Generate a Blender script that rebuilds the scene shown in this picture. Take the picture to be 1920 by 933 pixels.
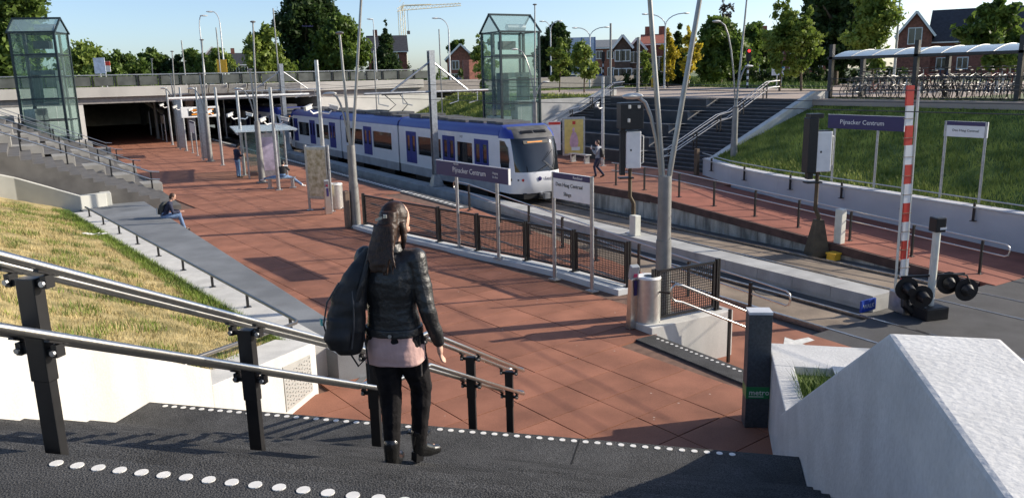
import bpy, bmesh, math, random
import numpy as np
from mathutils import Vector, Matrix, noise
R = math.radians
random.seed(7); RNG = np.random.default_rng(7)
for o in list(bpy.data.objects): bpy.data.objects.remove(o)
SC = bpy.context.scene; C = SC.collection

# ------------------------------------------------------------------ camera, sky, sun, exposure
F_PX, YAW, PITCH, ROLL, EYE = 1467.7, R(31.352), R(12.4915), R(-1.3606), 4.88
fwd = Vector((math.sin(YAW)*math.cos(PITCH), math.cos(YAW)*math.cos(PITCH), -math.sin(PITCH)))
rgt0 = Vector((math.cos(YAW), -math.sin(YAW), 0)); up0 = rgt0.cross(fwd)
rgt = math.cos(ROLL)*rgt0 + math.sin(ROLL)*up0; upv = -math.sin(ROLL)*rgt0 + math.cos(ROLL)*up0
cam = bpy.data.cameras.new('camera'); camo = bpy.data.objects.new('camera', cam); C.objects.link(camo)
cam.sensor_width = 36; cam.lens = F_PX/1920*36; cam.clip_end = 3000; cam.clip_start = .05
m = Matrix((rgt, upv, -fwd)).transposed().to_4x4(); m.translation = (0, 0, EYE); camo.matrix_world = m
SC.camera = camo
SUN_AZ, SUN_EL = R(-20), R(24.5)            # direction towards the sun, measured from +X
w = bpy.data.worlds.new('World'); SC.world = w; w.use_nodes = True
nt = w.node_tree; bg = nt.nodes['Background']; sky = nt.nodes.new('ShaderNodeTexSky')
sky.sky_type = 'NISHITA'; sky.sun_disc = False; sky.sun_elevation = SUN_EL; sky.sun_rotation = math.pi/2 - SUN_AZ
sky.air_density = 0.7; sky.dust_density = 1.0; sky.ozone_density = 2.0
nt.links.new(sky.outputs[0], bg.inputs[0]); bg.inputs[1].default_value = 0.145
sl = bpy.data.lights.new('sun', 'SUN'); sl.energy = 5.0; sl.angle = R(.5); sl.color = (1, .90, .75)
so = bpy.data.objects.new('sun', sl); C.objects.link(so)
sd = Vector((math.cos(SUN_AZ)*math.cos(SUN_EL), math.sin(SUN_AZ)*math.cos(SUN_EL), math.sin(SUN_EL)))
so.rotation_euler = sd.to_track_quat('Z', 'Y').to_euler(); so.location = sd*60
SC.view_settings.view_transform = 'Standard'; SC.view_settings.look = 'None'; SC.view_settings.exposure = 0.5

# ------------------------------------------------------------------ materials
MATS = {}
def M(name, col, rough=.6, metal=0., var=.15, scale=4., bump=0., bscale=60., spec=.5, col2=None, alpha=None, trans=0, fine=0, streak=None):
    if name in MATS: return MATS[name]
    m = bpy.data.materials.new(name); m.use_nodes = True; n = m.node_tree; b = n.nodes['Principled BSDF']; L = n.links.new
    b.inputs['Roughness'].default_value = rough; b.inputs['Metallic'].default_value = metal
    b.inputs['Specular IOR Level'].default_value = spec
    if trans: b.inputs['Transmission Weight'].default_value = trans
    if alpha is not None: b.inputs['Alpha'].default_value = alpha
    g = n.nodes.new('ShaderNodeNewGeometry')
    if var or col2:
        t = n.nodes.new('ShaderNodeTexNoise'); t.inputs['Scale'].default_value = scale; t.inputs['Detail'].default_value = 5
        if streak:
            mp = n.nodes.new('ShaderNodeMapping'); mp.inputs['Scale'].default_value = streak; L(g.outputs['Position'], mp.inputs[0]); L(mp.outputs[0], t.inputs['Vector'])
        else: L(g.outputs['Position'], t.inputs['Vector'])
        r = n.nodes.new('ShaderNodeValToRGB'); L(t.outputs[0], r.inputs[0])
        c1 = [max(0, c*(1-var)) for c in col]; c2 = col2 or [min(1, c*(1+var)) for c in col]
        r.color_ramp.elements[0].position = .33; r.color_ramp.elements[1].position = .67
        r.color_ramp.elements[0].color = (*c1, 1); r.color_ramp.elements[1].color = (*c2, 1)
        out = r.outputs[0]
        if fine:
            t2 = n.nodes.new('ShaderNodeTexNoise'); t2.inputs['Scale'].default_value = bscale; t2.inputs['Detail'].default_value = 2
            L(g.outputs['Position'], t2.inputs['Vector'])
            mr = n.nodes.new('ShaderNodeMapRange'); mr.inputs[1].default_value = .3; mr.inputs[2].default_value = .7; mr.inputs[3].default_value = 1-fine; mr.inputs[4].default_value = 1+fine
            L(t2.outputs[0], mr.inputs[0]); mx = n.nodes.new('ShaderNodeMix'); mx.data_type = 'RGBA'; mx.blend_type = 'MULTIPLY'; mx.inputs[0].default_value = 1
            L(out, mx.inputs[6]); L(mr.outputs[0], mx.inputs[7]); out = mx.outputs[2]
        L(out, b.inputs['Base Color'])
    else: b.inputs['Base Color'].default_value = (*col, 1)
    if bump:
        t = n.nodes.new('ShaderNodeTexNoise'); t.inputs['Scale'].default_value = bscale; t.inputs['Detail'].default_value = 3
        L(g.outputs['Position'], t.inputs['Vector']); bp = n.nodes.new('ShaderNodeBump'); bp.inputs['Strength'].default_value = bump; bp.inputs['Distance'].default_value = .02
        L(t.outputs[0], bp.inputs['Height']); L(bp.outputs[0], b.inputs['Normal'])
    MATS[name] = m; return m
def glass(name, col, rough=.05, alpha=.35):
    if name in MATS: return MATS[name]
    m = bpy.data.materials.new(name); m.use_nodes = True; n = m.node_tree; L = n.links.new
    b = n.nodes['Principled BSDF']; b.inputs['Base Color'].default_value = (*col, 1); b.inputs['Roughness'].default_value = rough
    b.inputs['Specular IOR Level'].default_value = .8
    tr = n.nodes.new('ShaderNodeBsdfTransparent'); tr.inputs[0].default_value = (.90, .965, .95, 1)
    mx = n.nodes.new('ShaderNodeMixShader'); mx.inputs[0].default_value = alpha
    L(tr.outputs[0], mx.inputs[1]); L(b.outputs[0], mx.inputs[2]); L(mx.outputs[0], n.nodes['Material Output'].inputs[0])
    MATS[name] = m; return m
tile_m = M('red_tile', (.275, .118, .074), .8, var=.2, scale=1.3, bump=.25, bscale=90, fine=.16, spec=.3)
def weather(m, amt=.13, gum=True):      # tone differs from slab to slab, pale trodden-in specks
    t = m.node_tree; L = t.links.new; b = t.nodes['Principled BSDF']; src = b.inputs['Base Color'].links[0].from_socket
    oi = t.nodes.new('ShaderNodeObjectInfo'); mr = t.nodes.new('ShaderNodeMapRange'); mr.inputs[3].default_value = 1-amt; mr.inputs[4].default_value = 1+amt; L(oi.outputs['Random'], mr.inputs[0])
    mx = t.nodes.new('ShaderNodeMix'); mx.data_type = 'RGBA'; mx.blend_type = 'MULTIPLY'; mx.inputs[0].default_value = 1; L(src, mx.inputs[6]); L(mr.outputs[0], mx.inputs[7]); out = mx.outputs[2]
    if gum:
        g = t.nodes.new('ShaderNodeNewGeometry'); v = t.nodes.new('ShaderNodeTexVoronoi'); v.inputs['Scale'].default_value = 2.3; L(g.outputs['Position'], v.inputs['Vector'])
        c = t.nodes.new('ShaderNodeMapRange'); c.inputs[1].default_value = .045; c.inputs[2].default_value = .03; L(v.outputs['Distance'], c.inputs[0]); m2 = t.nodes.new('ShaderNodeMix'); m2.data_type = 'RGBA'; m2.inputs[7].default_value = (.42,.33,.28,1); L(c.outputs[0], m2.inputs[0]); L(out, m2.inputs[6]); out = m2.outputs[2]
    L(out, b.inputs['Base Color'])
weather(tile_m)
tile_lo = M('red_tile_dark', (.27, .10, .068), .85, var=.2, scale=1.1, bump=.2, bscale=80, fine=.15, spec=.3)
joint_m = M('tile_joint', (.15, .085, .06), .95, var=.3, scale=6)
black_step = M('anthracite_step', (.056, .056, .057), .85, var=.3, scale=2.5, bump=.9, bscale=110, fine=.75, spec=.35)
far_step = M('far_step', (.030, .032, .036), .7, var=.25, scale=2)
dot_m = M('white_stud', (.72, .70, .66), .5, var=.08, scale=20)
white_c = M('white_concrete', (.54, .53, .50), .8, var=.12, scale=2.5, bump=.15, bscale=40, streak=(1,1,.25), fine=.05)
wedge_c = M('rough_white_concrete', (.53, .53, .525), .85, var=.10, scale=2.2, bump=.3, bscale=30, fine=.05)
grey_c = M('grey_concrete', (.38, .38, .37), .85, var=.16, scale=1.5, bump=.2, bscale=50, fine=.08)
ledge_c = M('blue_grey_stone', (.17, .18, .19), .75, var=.22, scale=.9, bump=.15, bscale=60, fine=.1)
stain_c = M('stained_concrete', (.34, .32, .28), .9, var=.55, scale=2.2, bump=.3, bscale=30, streak=(1, 1.6, .35), fine=.12)
track_c = M('track_concrete', (.22, .17, .125), .9, var=.35, scale=.9, bump=.3, bscale=40, fine=.15)
track_d = M('track_dark', (.10, .095, .09), .9, var=.3, scale=1.2, bump=.3, bscale=40, fine=.15)
asphalt = M('asphalt', (.055, .055, .058), .85, var=.2, scale=1.5, bump=.3, bscale=120, fine=.2)
paving = M('beige_paving', (.36, .29, .24), .85, var=.12, scale=.35, bump=.1, bscale=20, fine=.06)
line_w = M('white_line', (.65, .64, .6), .7, var=.15, scale=8)
steel = M('brushed_steel', (.62, .60, .56), .28, 1., var=.06, scale=30)
galv = M('galvanised', (.42, .43, .44), .42, .85, var=.15, scale=9)
pole_g = M('pole_grey', (.23, .23, .22), .5, .3, var=.12, scale=5)
stem_g = M('stem_grey', (.30, .30, .29), .4, .6, var=.1, scale=6)
blackm = M('black_paint', (.012, .012, .013), .42, 0, var=.2, scale=10)
rail_m = M('rail_steel', (.50, .46, .42), .25, .9, var=.2, scale=8)
white_p = M('white_paint', (.78, .78, .76), .4, var=.05, scale=4)
cream_p = M('cream_paint', (.66, .66, .58), .45, var=.06, scale=5)
blue_t = M('train_blue', (.03, .05, .27), .28, var=.05, scale=3)
door_b = M('door_blue', (.012, .026, .20), .55, var=.08, scale=3)
body_w = M('train_white', (.70, .71, .73), .3, var=.04, scale=2)
skirt_g = M('train_skirt', (.30, .31, .33), .5, var=.15, scale=2)
dark_g = M('dark_glass', (.012, .014, .017), .06, var=.2, scale=2, spec=.8)
roof_d = M('roof_equipment', (.085, .085, .085), .7, var=.35, scale=3)
sign_b = M('sign_blue', (.022, .018, .10), .35, var=.05, scale=3)
red_p = M('red_paint', (.62, .05, .03), .45, var=.08, scale=5)
yellow_p = M('yellow_paint', (.75, .42, .03), .5, var=.1, scale=6)
green_p = M('green_panel', (.01, .20, .055), .4, var=.05)
totem_m = M('totem_slate', (.05, .058, .066), .55, var=.25, scale=30)
brick_r = M('red_brick', (.24, .095, .065), .85, var=.3, scale=4, fine=.2, bscale=25)
brick_d = M('dark_brick', (.10, .065, .05), .85, var=.3, scale=4)
roof_s = M('slate_roof', (.035, .036, .042), .7, var=.3, scale=3)
roof_r = M('red_roof', (.28, .085, .05), .75, var=.25, scale=4)
bark = M('bark', (.10, .075, .05), .9, var=.3, scale=8)
def leafm(n, c, c2):
    m = M(n, c, .55, var=.35, scale=.8, col2=c2, spec=.3); t = m.node_tree; b = t.nodes['Principled BSDF']; tl = t.nodes.new('ShaderNodeBsdfTranslucent'); mx = t.nodes.new('ShaderNodeMixShader'); mx.inputs[0].default_value = .4
    t.links.new(b.inputs['Base Color'].links[0].from_socket, tl.inputs[0]); t.links.new(b.outputs[0], mx.inputs[1]); t.links.new(tl.outputs[0], mx.inputs[2]); t.links.new(mx.outputs[0], t.nodes['Material Output'].inputs[0]); return m
leaf_g = leafm('leaf_green', (.055, .11, .02), (.18, .26, .05)); leaf_d = leafm('leaf_dark', (.02, .045, .014), (.065, .11, .028))
leaf_l = leafm('leaf_light', (.11, .19, .03), (.29, .36, .07)); leaf_y = leafm('leaf_yellow', (.42, .34, .02), (.66, .54, .06))
soil_dry = M('dry_turf', (.26, .22, .08), .95, var=.35, scale=2.2, col2=(.46, .36, .17), bump=.5, bscale=40, fine=.25)
soil_gr = M('green_turf', (.08, .14, .02), .95, var=.35, scale=1.2, col2=(.13, .18, .03), bump=.5, bscale=25, fine=.3)
blade_d = M('dry_blade', (.40, .32, .12), .8, var=.3, scale=3, col2=(.58, .46, .23)); blade_g = M('green_blade', (.07, .15, .012), .7, var=.4, scale=2, col2=(.20, .28, .03))
skin_m = M('skin', (.56, .34, .25), .5, var=.05, scale=10)
hair_m = M('hair_brown', (.016, .008, .005), .45, var=.4, scale=3, streak=(60, 60, 1.5), bump=.15, bscale=200, col2=(.05, .022, .012), spec=.35)
leather = M('black_leather', (.014, .014, .015), .45, var=.2, scale=14, bump=.35, bscale=38, spec=.6)
denim_k = M('black_denim', (.013, .012, .013), .9, var=.3, scale=20, bump=.2, bscale=60, spec=.15)
pink_m = M('pink_cloth', (.50, .32, .29), .85, var=.1, scale=9, bump=.3, bscale=22)
navy_m = M('navy_cloth', (.015, .020, .05), .8, var=.2, scale=9, bump=.3, bscale=20)
jean_m = M('blue_denim', (.13, .21, .36), .85, var=.25, scale=7, bump=.2, bscale=25)
grey_cl = M('grey_cloth', (.22, .24, .28), .85, var=.2, scale=9)
nylon = M('black_nylon', (.010, .010, .012), .65, var=.2, scale=12, bump=.3, bscale=18)
boot_m = M('black_boot', (.012, .012, .012), .22, var=.2, scale=20, spec=.7)
clear = glass('clear_glass', (.25, .34, .33), .03, .12); milky = glass('milky_glass', (.70, .80, .86), .2, .62)

# ------------------------------------------------------------------ mesh helpers
class MB:
    def __init__(s): s.v = []; s.f = []
    def add(s, V, F):
        b = len(s.v); s.v += [tuple(p) for p in V]; s.f += [tuple(i+b for i in f) for f in F]; return s
    def box(s, x0, x1, y0, y1, z0, z1):
        return s.add([(x0,y0,z0),(x1,y0,z0),(x1,y1,z0),(x0,y1,z0),(x0,y0,z1),(x1,y0,z1),(x1,y1,z1),(x0,y1,z1)],
                     [(3,2,1,0),(4,5,6,7),(0,1,5,4),(1,2,6,5),(2,3,7,6),(3,0,4,7)])
    def obox(s, c, d, ux=(1,0,0), uz=(0,0,1)):
        ux = Vector(ux).normalized(); uz = Vector(uz).normalized(); uy = uz.cross(ux).normalized(); uz = ux.cross(uy); c = Vector(c)
        P = [c + ux*(i*d[0]/2) + uy*(j*d[1]/2) + uz*(k*d[2]/2) for k in(-1,1) for i,j in((-1,-1),(1,-1),(1,1),(-1,1))]
        return s.add(P, [(3,2,1,0),(4,5,6,7),(0,1,5,4),(1,2,6,5),(2,3,7,6),(3,0,4,7)])
    def beam(s, a, b, wd, ht, up=(0,0,1)):
        a = Vector(a); b = Vector(b); d = b-a
        return s.obox((a+b)/2, (d.length, wd, ht), d, Vector(up) if abs(d.normalized().dot(Vector(up))) < .99 else Vector((0,1,0)))
    def loft(s, rings, cap=True):           # rings: list of point lists of equal length
        n = len(rings[0]); b = len(s.v)
        for r in rings: s.v += [tuple(p) for p in r]
        for k in range(len(rings)-1):
            for i in range(n):
                j = (i+1) % n; s.f.append((b+k*n+i, b+k*n+j, b+(k+1)*n+j, b+(k+1)*n+i))
        if cap: s.f.append(tuple(b+i for i in reversed(range(n)))); s.f.append(tuple(b+(len(rings)-1)*n+i for i in range(n)))
        return s
    def tube(s, pts, r, n=8):
        pts = [Vector(p) for p in pts]; rr = r if isinstance(r, (list, tuple)) else [r]*len(pts); rings = []; u = None
        for k, p in enumerate(pts):
            d = (pts[min(k+1, len(pts)-1)] - pts[max(k-1, 0)]).normalized()
            if u is None: u = d.cross(Vector((0,0,1)) if abs(d.z) < .95 else Vector((0,1,0))).normalized()
            else: u = (u - d*u.dot(d)).normalized()
            v = d.cross(u)
            rings.append([p + (u*math.cos(2*math.pi*i/n) + v*math.sin(2*math.pi*i/n))*rr[k] for i in range(n)])
        return s.loft(rings)
    def ell(s, c, r, n=14, m=9, rot=None):
        c = Vector(c); rings = []
        for k in range(m+1):
            a = math.pi*min(max(k/m, .02), .98)
            P = [Vector((r[0]*math.sin(a)*math.cos(2*math.pi*i/n), r[1]*math.sin(a)*math.sin(2*math.pi*i/n), -r[2]*math.cos(a))) for i in range(n)]
            rings.append([c + (rot @ p if rot else p) for p in P])
        return s.loft(rings)
    def prism(s, poly, z0, z1):
        n = len(poly); A = sum(poly[i][0]*poly[(i+1)%n][1]-poly[(i+1)%n][0]*poly[i][1] for i in range(n))
        if A < 0: poly = poly[::-1]
        return s.loft([[(x,y,z0) for x,y in poly], [(x,y,z1) for x,y in poly]])
    def profile(s, prof, a, b, ax):          # 2D profile (u,z) extruded; ax='y': u is x, runs y=a..b ; ax='x': u is y
        f = (lambda u,z,t: (u,t,z)) if ax == 'y' else (lambda u,z,t: (t,u,z))
        return s.loft([[f(u,z,a) for u,z in prof], [f(u,z,b) for u,z in prof]])
    def mesh(s, name):
        me = bpy.data.meshes.new(name); me.from_pydata(s.v, [], s.f); bm = bmesh.new(); bm.from_mesh(me)
        bmesh.ops.recalc_face_normals(bm, faces=bm.faces); bm.to_mesh(me); bm.free(); return me
    def build(s, name, mat, parent=None, smooth=None, bevel=0):
        me = s.mesh(name)
        if bevel:
            bm = bmesh.new(); bm.from_mesh(me); bmesh.ops.bevel(bm, geom=list(bm.edges), offset=bevel, segments=2, affect='EDGES', profile=.6, clamp_overlap=True); bm.to_mesh(me); bm.free()
        return link(name, me, mat, parent, smooth)
WORLD = {}
def link(name, me, mat, parent=None, smooth=None):
    if mat: me.materials.append(mat)
    if smooth is not None: me.shade_smooth(); me.set_sharp_from_angle(angle=R(smooth))
    o = bpy.data.objects.new(name, me); C.objects.link(o)
    if parent:
        o.parent = parent
        l = WORLD.get(parent.name)
        if l is not None: o.matrix_parent_inverse = Matrix.Translation(-l)
        if parent.type == 'MESH' : WORLD.setdefault(parent.name, None)
    return o
def thing(name, label, cat, loc=(0,0,0), rz=0, group=None, world=True):
    o = bpy.data.objects.new(name, None); C.objects.link(o); o.location = loc; o.rotation_euler.z = rz; o.empty_display_size = .2
    o['label'] = label; o['category'] = cat
    if group: o['group'] = group
    if world: WORLD[o.name] = Vector(loc)
    return o
def tag(o, label, cat, group=None):
    o['label'] = label; o['category'] = cat
    if group: o['group'] = group
    return o
def structure(o): o['kind'] = 'structure'; return o
def stuff(o): o['kind'] = 'stuff'; return o
def dup(root, loc, rz=None, label=None, scale=None):
    r = root.copy(); C.objects.link(r); r.location = loc
    if rz is not None: r.rotation_euler.z = rz
    if scale: r.scale = (scale,)*3
    if label: r['label'] = label
    for ch in root.children:
        c = ch.copy(); C.objects.link(c); c.parent = r
        for g in ch.children: d = g.copy(); C.objects.link(d); d.parent = c
    return r
def S(s, t, z): return Vector(((s+t)*.70711, (s-t)*.70711, z))       # frame of the near stairs: s downstairs, t to the right
# survey helpers: sight line through a photograph position, cut with a known plane of the place
def sight(px, py):
    return fwd + rgt*((px-960)/F_PX) - upv*((py-466.5)/F_PX)
def onz(px, py, z): d = sight(px, py); return d*((z-EYE)/d.z) + Vector((0,0,EYE))
def onx(px, py, x): d = sight(px, py); return d*(x/d.x) + Vector((0,0,EYE))
def ony(px, py, y): d = sight(px, py); return d*(y/d.y) + Vector((0,0,EYE))
TMP = bpy.data.scenes.new('workbench')
def evaluated(o):
    TMP.collection.objects.link(o)
    with bpy.context.temp_override(scene=TMP, view_layer=TMP.view_layers[0]): dg = bpy.context.evaluated_depsgraph_get(); dg.update(); me = bpy.data.meshes.new_from_object(o.evaluated_get(dg))
    bpy.data.objects.remove(o); return me
def text(name, body, size, loc, ux, uz, mat, parent, align='LEFT', ext=.002):
    cu = bpy.data.curves.new(name, 'FONT'); cu.body = body; cu.size = size; cu.extrude = ext; cu.align_x = align; cu.resolution_u = 2
    me = evaluated(bpy.data.objects.new('tmp', cu)); bpy.data.curves.remove(cu)
    ux = Vector(ux).normalized(); uz = Vector(uz).normalized(); n = ux.cross(uz)
    mt = Matrix((ux, uz, n)).transposed().to_4x4(); mt.translation = Vector(loc); me.transform(mt)
    return link(name, me, mat, parent)

# ------------------------------------------------------------------ ground and large levels
ST = 3.3; RAIL = -.85
g = MB()
g.box(36.6, 1500, -400, 1500, ST-.5, ST); g.box(-1500, -4.5, -400, 1500, ST-.5, ST); g.box(-4.5, 36.6, 110, 1500, ST-.5, ST); g.box(-4.5, 36.6, -400, -14, ST-.5, ST)
structure(g.build('ground', M('far_ground', (.10, .13, .05), .95, var=.4, scale=.05)))
structure(MB().box(36.62, 75, 22, 70, ST, ST+.006).build('street_paving', paving))
structure(MB().box(34.9, 36.62, 13, 46, ST-.3, ST+.004).build('promenade', paving))
# plaza
plz = structure(MB().prism([(9.25, 4.6), (9.25, 10.72), (11.3, 11.2), (11.32, 13.4), (11.1, 15.5), (10.75, 17.25), (10.04, 20.5), (9.38, 23.7), (9.3, 25.4), (13.62, 26.2), (13.62, 110), (3, 110), (3.4, 33), (3.9, 12.6), (2.2, 10.9), (7.6, 4.6)], -.9, -.035).build('plaza', joint_m))
ta = R(6); tx = Vector((math.cos(ta), math.sin(ta), 0)); ty = Vector((-math.sin(ta), math.cos(ta), 0)); TW, TL = 1.0, .78
FX = lambda y: float(np.interp(y, [13.4, 15.5, 17.25, 18.8, 20.5, 23.7, 24.9], [11.26, 11.1, 10.75, 10.37, 10.04, 9.38, 9.25]))   # line of the fence
def inplaza(p):
    x, y = p.x, p.y
    if y < 10.6: right = 9.1
    elif y < 13.4: right = 10.7
    elif y < 25.6: right = FX(y)-.45
    else: right = 13.1
    left = 3.9 if y > 11.6 else 12.9-y
    if y > 33: left = 4.9
    return left < x < right and y > 5.6
tiles = []
for i in range(-16, 46):
    for j in range(-6, 146):
        p = Vector((6, 8, 0)) + tx*((i+.5)*TW) + ty*((j+.5)*TL)
        if p.y < 108 and inplaza(p): tiles.append(p)
tiles.sort(key=lambda p: p.length); tm = None; rest = MB()
for k, p in enumerate(tiles):
    h = -.004 + random.uniform(-.003, .003)
    if k < 300:
        if tm is None: tm = MB().box(-TW/2+.009, TW/2-.009, -TL/2+.009, TL/2-.009, -.05, 0).mesh('tile'); tm.materials.append(tile_m)
        o = bpy.data.objects.new('tile', tm); C.objects.link(o); o.parent = plz; o.location = (p.x, p.y, h); o.rotation_euler = (random.uniform(-.002, .002), random.uniform(-.002, .002), ta)
    else:
        b = len(rest.v); a, c = tx*(TW/2-.007), ty*(TL/2-.007); z = Vector((0,0,h))
        rest.v += [tuple(p-a-c+z), tuple(p+a-c+z), tuple(p+a+c+z), tuple(p-a+c+z)]; rest.f.append((b, b+1, b+2, b+3))
stuff(rest.build('far_tiles', tile_m, plz))
structure(MB().box(13.6, 14.12, 26, 110, -.5, .004).build('platform_edge', M('edge_dark', (.09, .09, .09), .8, var=.2)))
ed = MB()
for k in range(150):
    y = 26.3 + k*.42; ed.box(13.74, 13.9, y, y+.2, .004, .012)
e = ed.build('edge_stud', dot_m, bpy.data.objects['platform_edge']); stuff(e)
structure(MB().box(14.0, 14.1, 26, 110, -.86, -.45).build('platform_wall', stain_c))
# ramp beside the fence down to the crossing
structure(MB().add([(9.3,25.4,-.006),(14.1,26.2,-.006),(14.1,11.5,RAIL+.02),(11.3,11.2,RAIL+.02),(11.34,13.4,-.72),(9.34,24.6,-.03),(9.3,25.4,-1.2),(14.1,26.2,-1.2),(14.1,11.5,-1.2),(11.3,11.2,-1.2),(11.34,13.4,-1.2),(9.34,24.6,-1.2)],
    [(0,5,4,3,2,1),(0,1,7,6),(1,2,8,7),(2,3,9,8),(3,4,10,9),(4,5,11,10),(5,0,6,11),(6,7,8,9,10,11)]).build('near_ramp', tile_m))
structure(MB().box(9.6, 14.1, 3, 11.5, -1.3, RAIL+.016).build('lower_pavement', tile_m))
# trackbed, rails, island kerb
structure(MB().box(14.1, 21.3, 10.6, 120, -1.4, RAIL-.14).build('trackbed', track_d))
for nm, c in (('near_track', 15.52), ('far_track', 19.6)):
    structure(MB().box(c-.6, c+.6, 10.6, 120, RAIL-.3, RAIL-.06).build(nm+'_infill', track_c))
    for sgn in (-1, 1):
        x = c+sgn*.7175; structure(MB().box(x-.036, x+.036, -60, 120, RAIL-.12, RAIL+.006).build('rail', rail_m))
isl = structure(MB().box(17.08, 17.82, 11.1, 110, -1.2, -.68).build('island_base', grey_c)); pm = None
for k in range(46):
    y = 11.1 + k*1.2
    if pm is None: pm = MB().box(-.40, .40, .006, 1.194, -.3, .0).mesh('kerb_block'); pm.materials.append(grey_c)
    o = bpy.data.objects.new('kerb_block', pm); C.objects.link(o); o.parent = isl; o.location = (17.45, y, -.58+random.uniform(-.004, .004))
structure(MB().box(14.1, 80, -60, 10.6, -1.4, RAIL-.004).build('road', asphalt))
structure(MB().box(14.1, 60, 7.0, 7.14, RAIL-.004, RAIL).build('road_line', line_w))
a = MB().add([(12.7,10.2,0),(13.5,10.8,0),(13.5,10.55,0),(13.9,10.5,0),(13.85,10.3,0),(13.45,10.3,0),(13.4,9.95,0)], [(0,1,2,3,4,5,6)])
for i, v in enumerate(a.v): a.v[i] = (v[0], v[1], RAIL+.02)
structure(a.build('pavement_arrow', line_w))
# far platform and its ramp
structure(MB().box(21.3, 28.2, 24, 110, -.4, 0).build('far_platform', tile_m))
structure(MB().add([(21.3,24,0),(25.4,24,0),(25.4,10.4,RAIL+.01),(21.3,10.4,RAIL+.01),(21.3,24,-1.4),(25.4,24,-1.4),(25.4,10.4,-1.4),(21.3,10.4,-1.4)], [(0,3,2,1),(0,4,7,3),(1,2,6,5),(2,3,7,6),(0,1,5,4),(4,5,6,7)]).build('far_ramp', tile_lo))
cp = structure(MB().box(21.22, 21.33, 24, 110, -.32, .006).build('far_platform_kerb', M('brown_kerb', (.09, .05, .04), .85, var=.3, scale=3)))
pw = structure(MB().box(21.36, 21.5, 24, 110, -1.3, -.3).build('far_platform_wall', track_d))
for k in range(40):                                            # concrete facing panels under the edge, cut to the ramp
    y0 = 10.9+k*1.5; y1 = y0+1.48
    def top(y): return -.26 if y >= 24 else -.26+(y-24)*.0625
    if top(y0) < -1.0: continue
    MB().add([(21.26,y0,-1.1),(21.37,y0,-1.1),(21.37,y1,-1.1),(21.26,y1,-1.1),(21.26,y0,top(y0)),(21.37,y0,top(y0)),(21.37,y1,top(y1)),(21.26,y1,top(y1))],
             [(3,2,1,0),(4,5,6,7),(0,1,5,4),(1,2,6,5),(2,3,7,6),(3,0,4,7)]).build('wall_panel', stain_c, pw)
MB().add([(21.2,24,.0),(21.34,24,.0),(21.34,10.8,-.83),(21.2,10.8,-.83),(21.2,24,-.27),(21.34,24,-.27),(21.34,10.8,-1.1),(21.2,10.8,-1.1)], [(0,3,2,1),(0,4,7,3),(1,2,6,5),(2,3,7,6),(0,1,5,4),(4,5,6,7)]).build('ramp_kerb', MATS['brown_kerb'], cp)
# retaining wall and grass bank on the far side
wl = MB(); ys = [27.2, 24, 21, 17.5, 14, 11.5, 8, 0]; zt = [.8, .78, .72, .62, .5, .43, .3, 0]
XW = lambda y: float(np.interp(y, [21, 24, 27.2], [25.3, 25.9, 27.4]))
wl.loft([[(XW(y),y,-1.2),(XW(y)+.45,y,-1.2),(XW(y)+.45,y,z),(XW(y),y,z)] for y, z in zip(ys, zt)])
tag(wl.build('retaining_wall', M('wall_grey', (.48, .48, .50), .8, var=.06, scale=1, bump=.1)), 'long plain grey retaining wall along foot of the green slope', 'wall')
bk = MB(); nx, ny = 10, 28; random.seed(3)
for j in range(ny+1):
    for i in range(nx+1):
        y = -4 + j*31/ny; x0_ = XW(y)+.4; x = x0_+i*(36.4-x0_)/nx; b = np.interp(y, ys[::-1], zt[::-1])
        bk.v.append((x, y, b-.1+(ST-b+.1)*(i/nx)**.98+random.uniform(-.05, .05)*(0 < i < nx)))
for j in range(ny):
    for i in range(nx): q = j*(nx+1)+i; bk.f.append((q, q+1, q+nx+2, q+nx+1))
structure(bk.build('green_bank', soil_gr, smooth=60))
def blades(name, fn, n, h, wdt, mat, parent=None):              # fn() -> (x,y,z)
    P = np.array([fn() for _ in range(n)]); a = RNG.uniform(0, 6.283, n); hh = h*RNG.uniform(.5, 1.3, n); ln = RNG.uniform(.1, .9, n)*hh; la = RNG.uniform(0, 6.283, n)
    dx = np.cos(a)*wdt; dy = np.sin(a)*wdt; V = np.empty((n, 3, 3))
    V[:,0] = P + np.stack([dx, dy, 0*dx-.02], 1); V[:,1] = P - np.stack([dx, dy, 0*dx+.02], 1); V[:,2] = P + np.stack([np.cos(la)*ln, np.sin(la)*ln, hh], 1)
    me = bpy.data.meshes.new(name); me.vertices.add(n*3); me.vertices.foreach_set('co', V.ravel()); me.loops.add(n*3); me.loops.foreach_set('vertex_index', np.arange(n*3)); me.polygons.add(n)
    me.polygons.foreach_set('loop_start', np.arange(0, n*3, 3)); me.polygons.foreach_set('loop_total', np.full(n, 3)); me.update(); me.validate()
    return link(name, me, mat, parent)
def bankpt():
    y = random.uniform(4, 26.9); i = random.random(); b = float(np.interp(y, ys[::-1], zt[::-1])); x0_ = XW(y)+.4; return (x0_+i*(36.4-x0_), y, b-.1+(ST-b+.1)*i**.98)
o = stuff(blades('bank_grass', bankpt, 60000, .16, .02, M('bank_blade', (.15, .23, .03), .75, var=.4, scale=.9, col2=(.42, .45, .09)))); tag(o, 'lush green grass covering the slope behind the grey retaining wall', 'grass')

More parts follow.
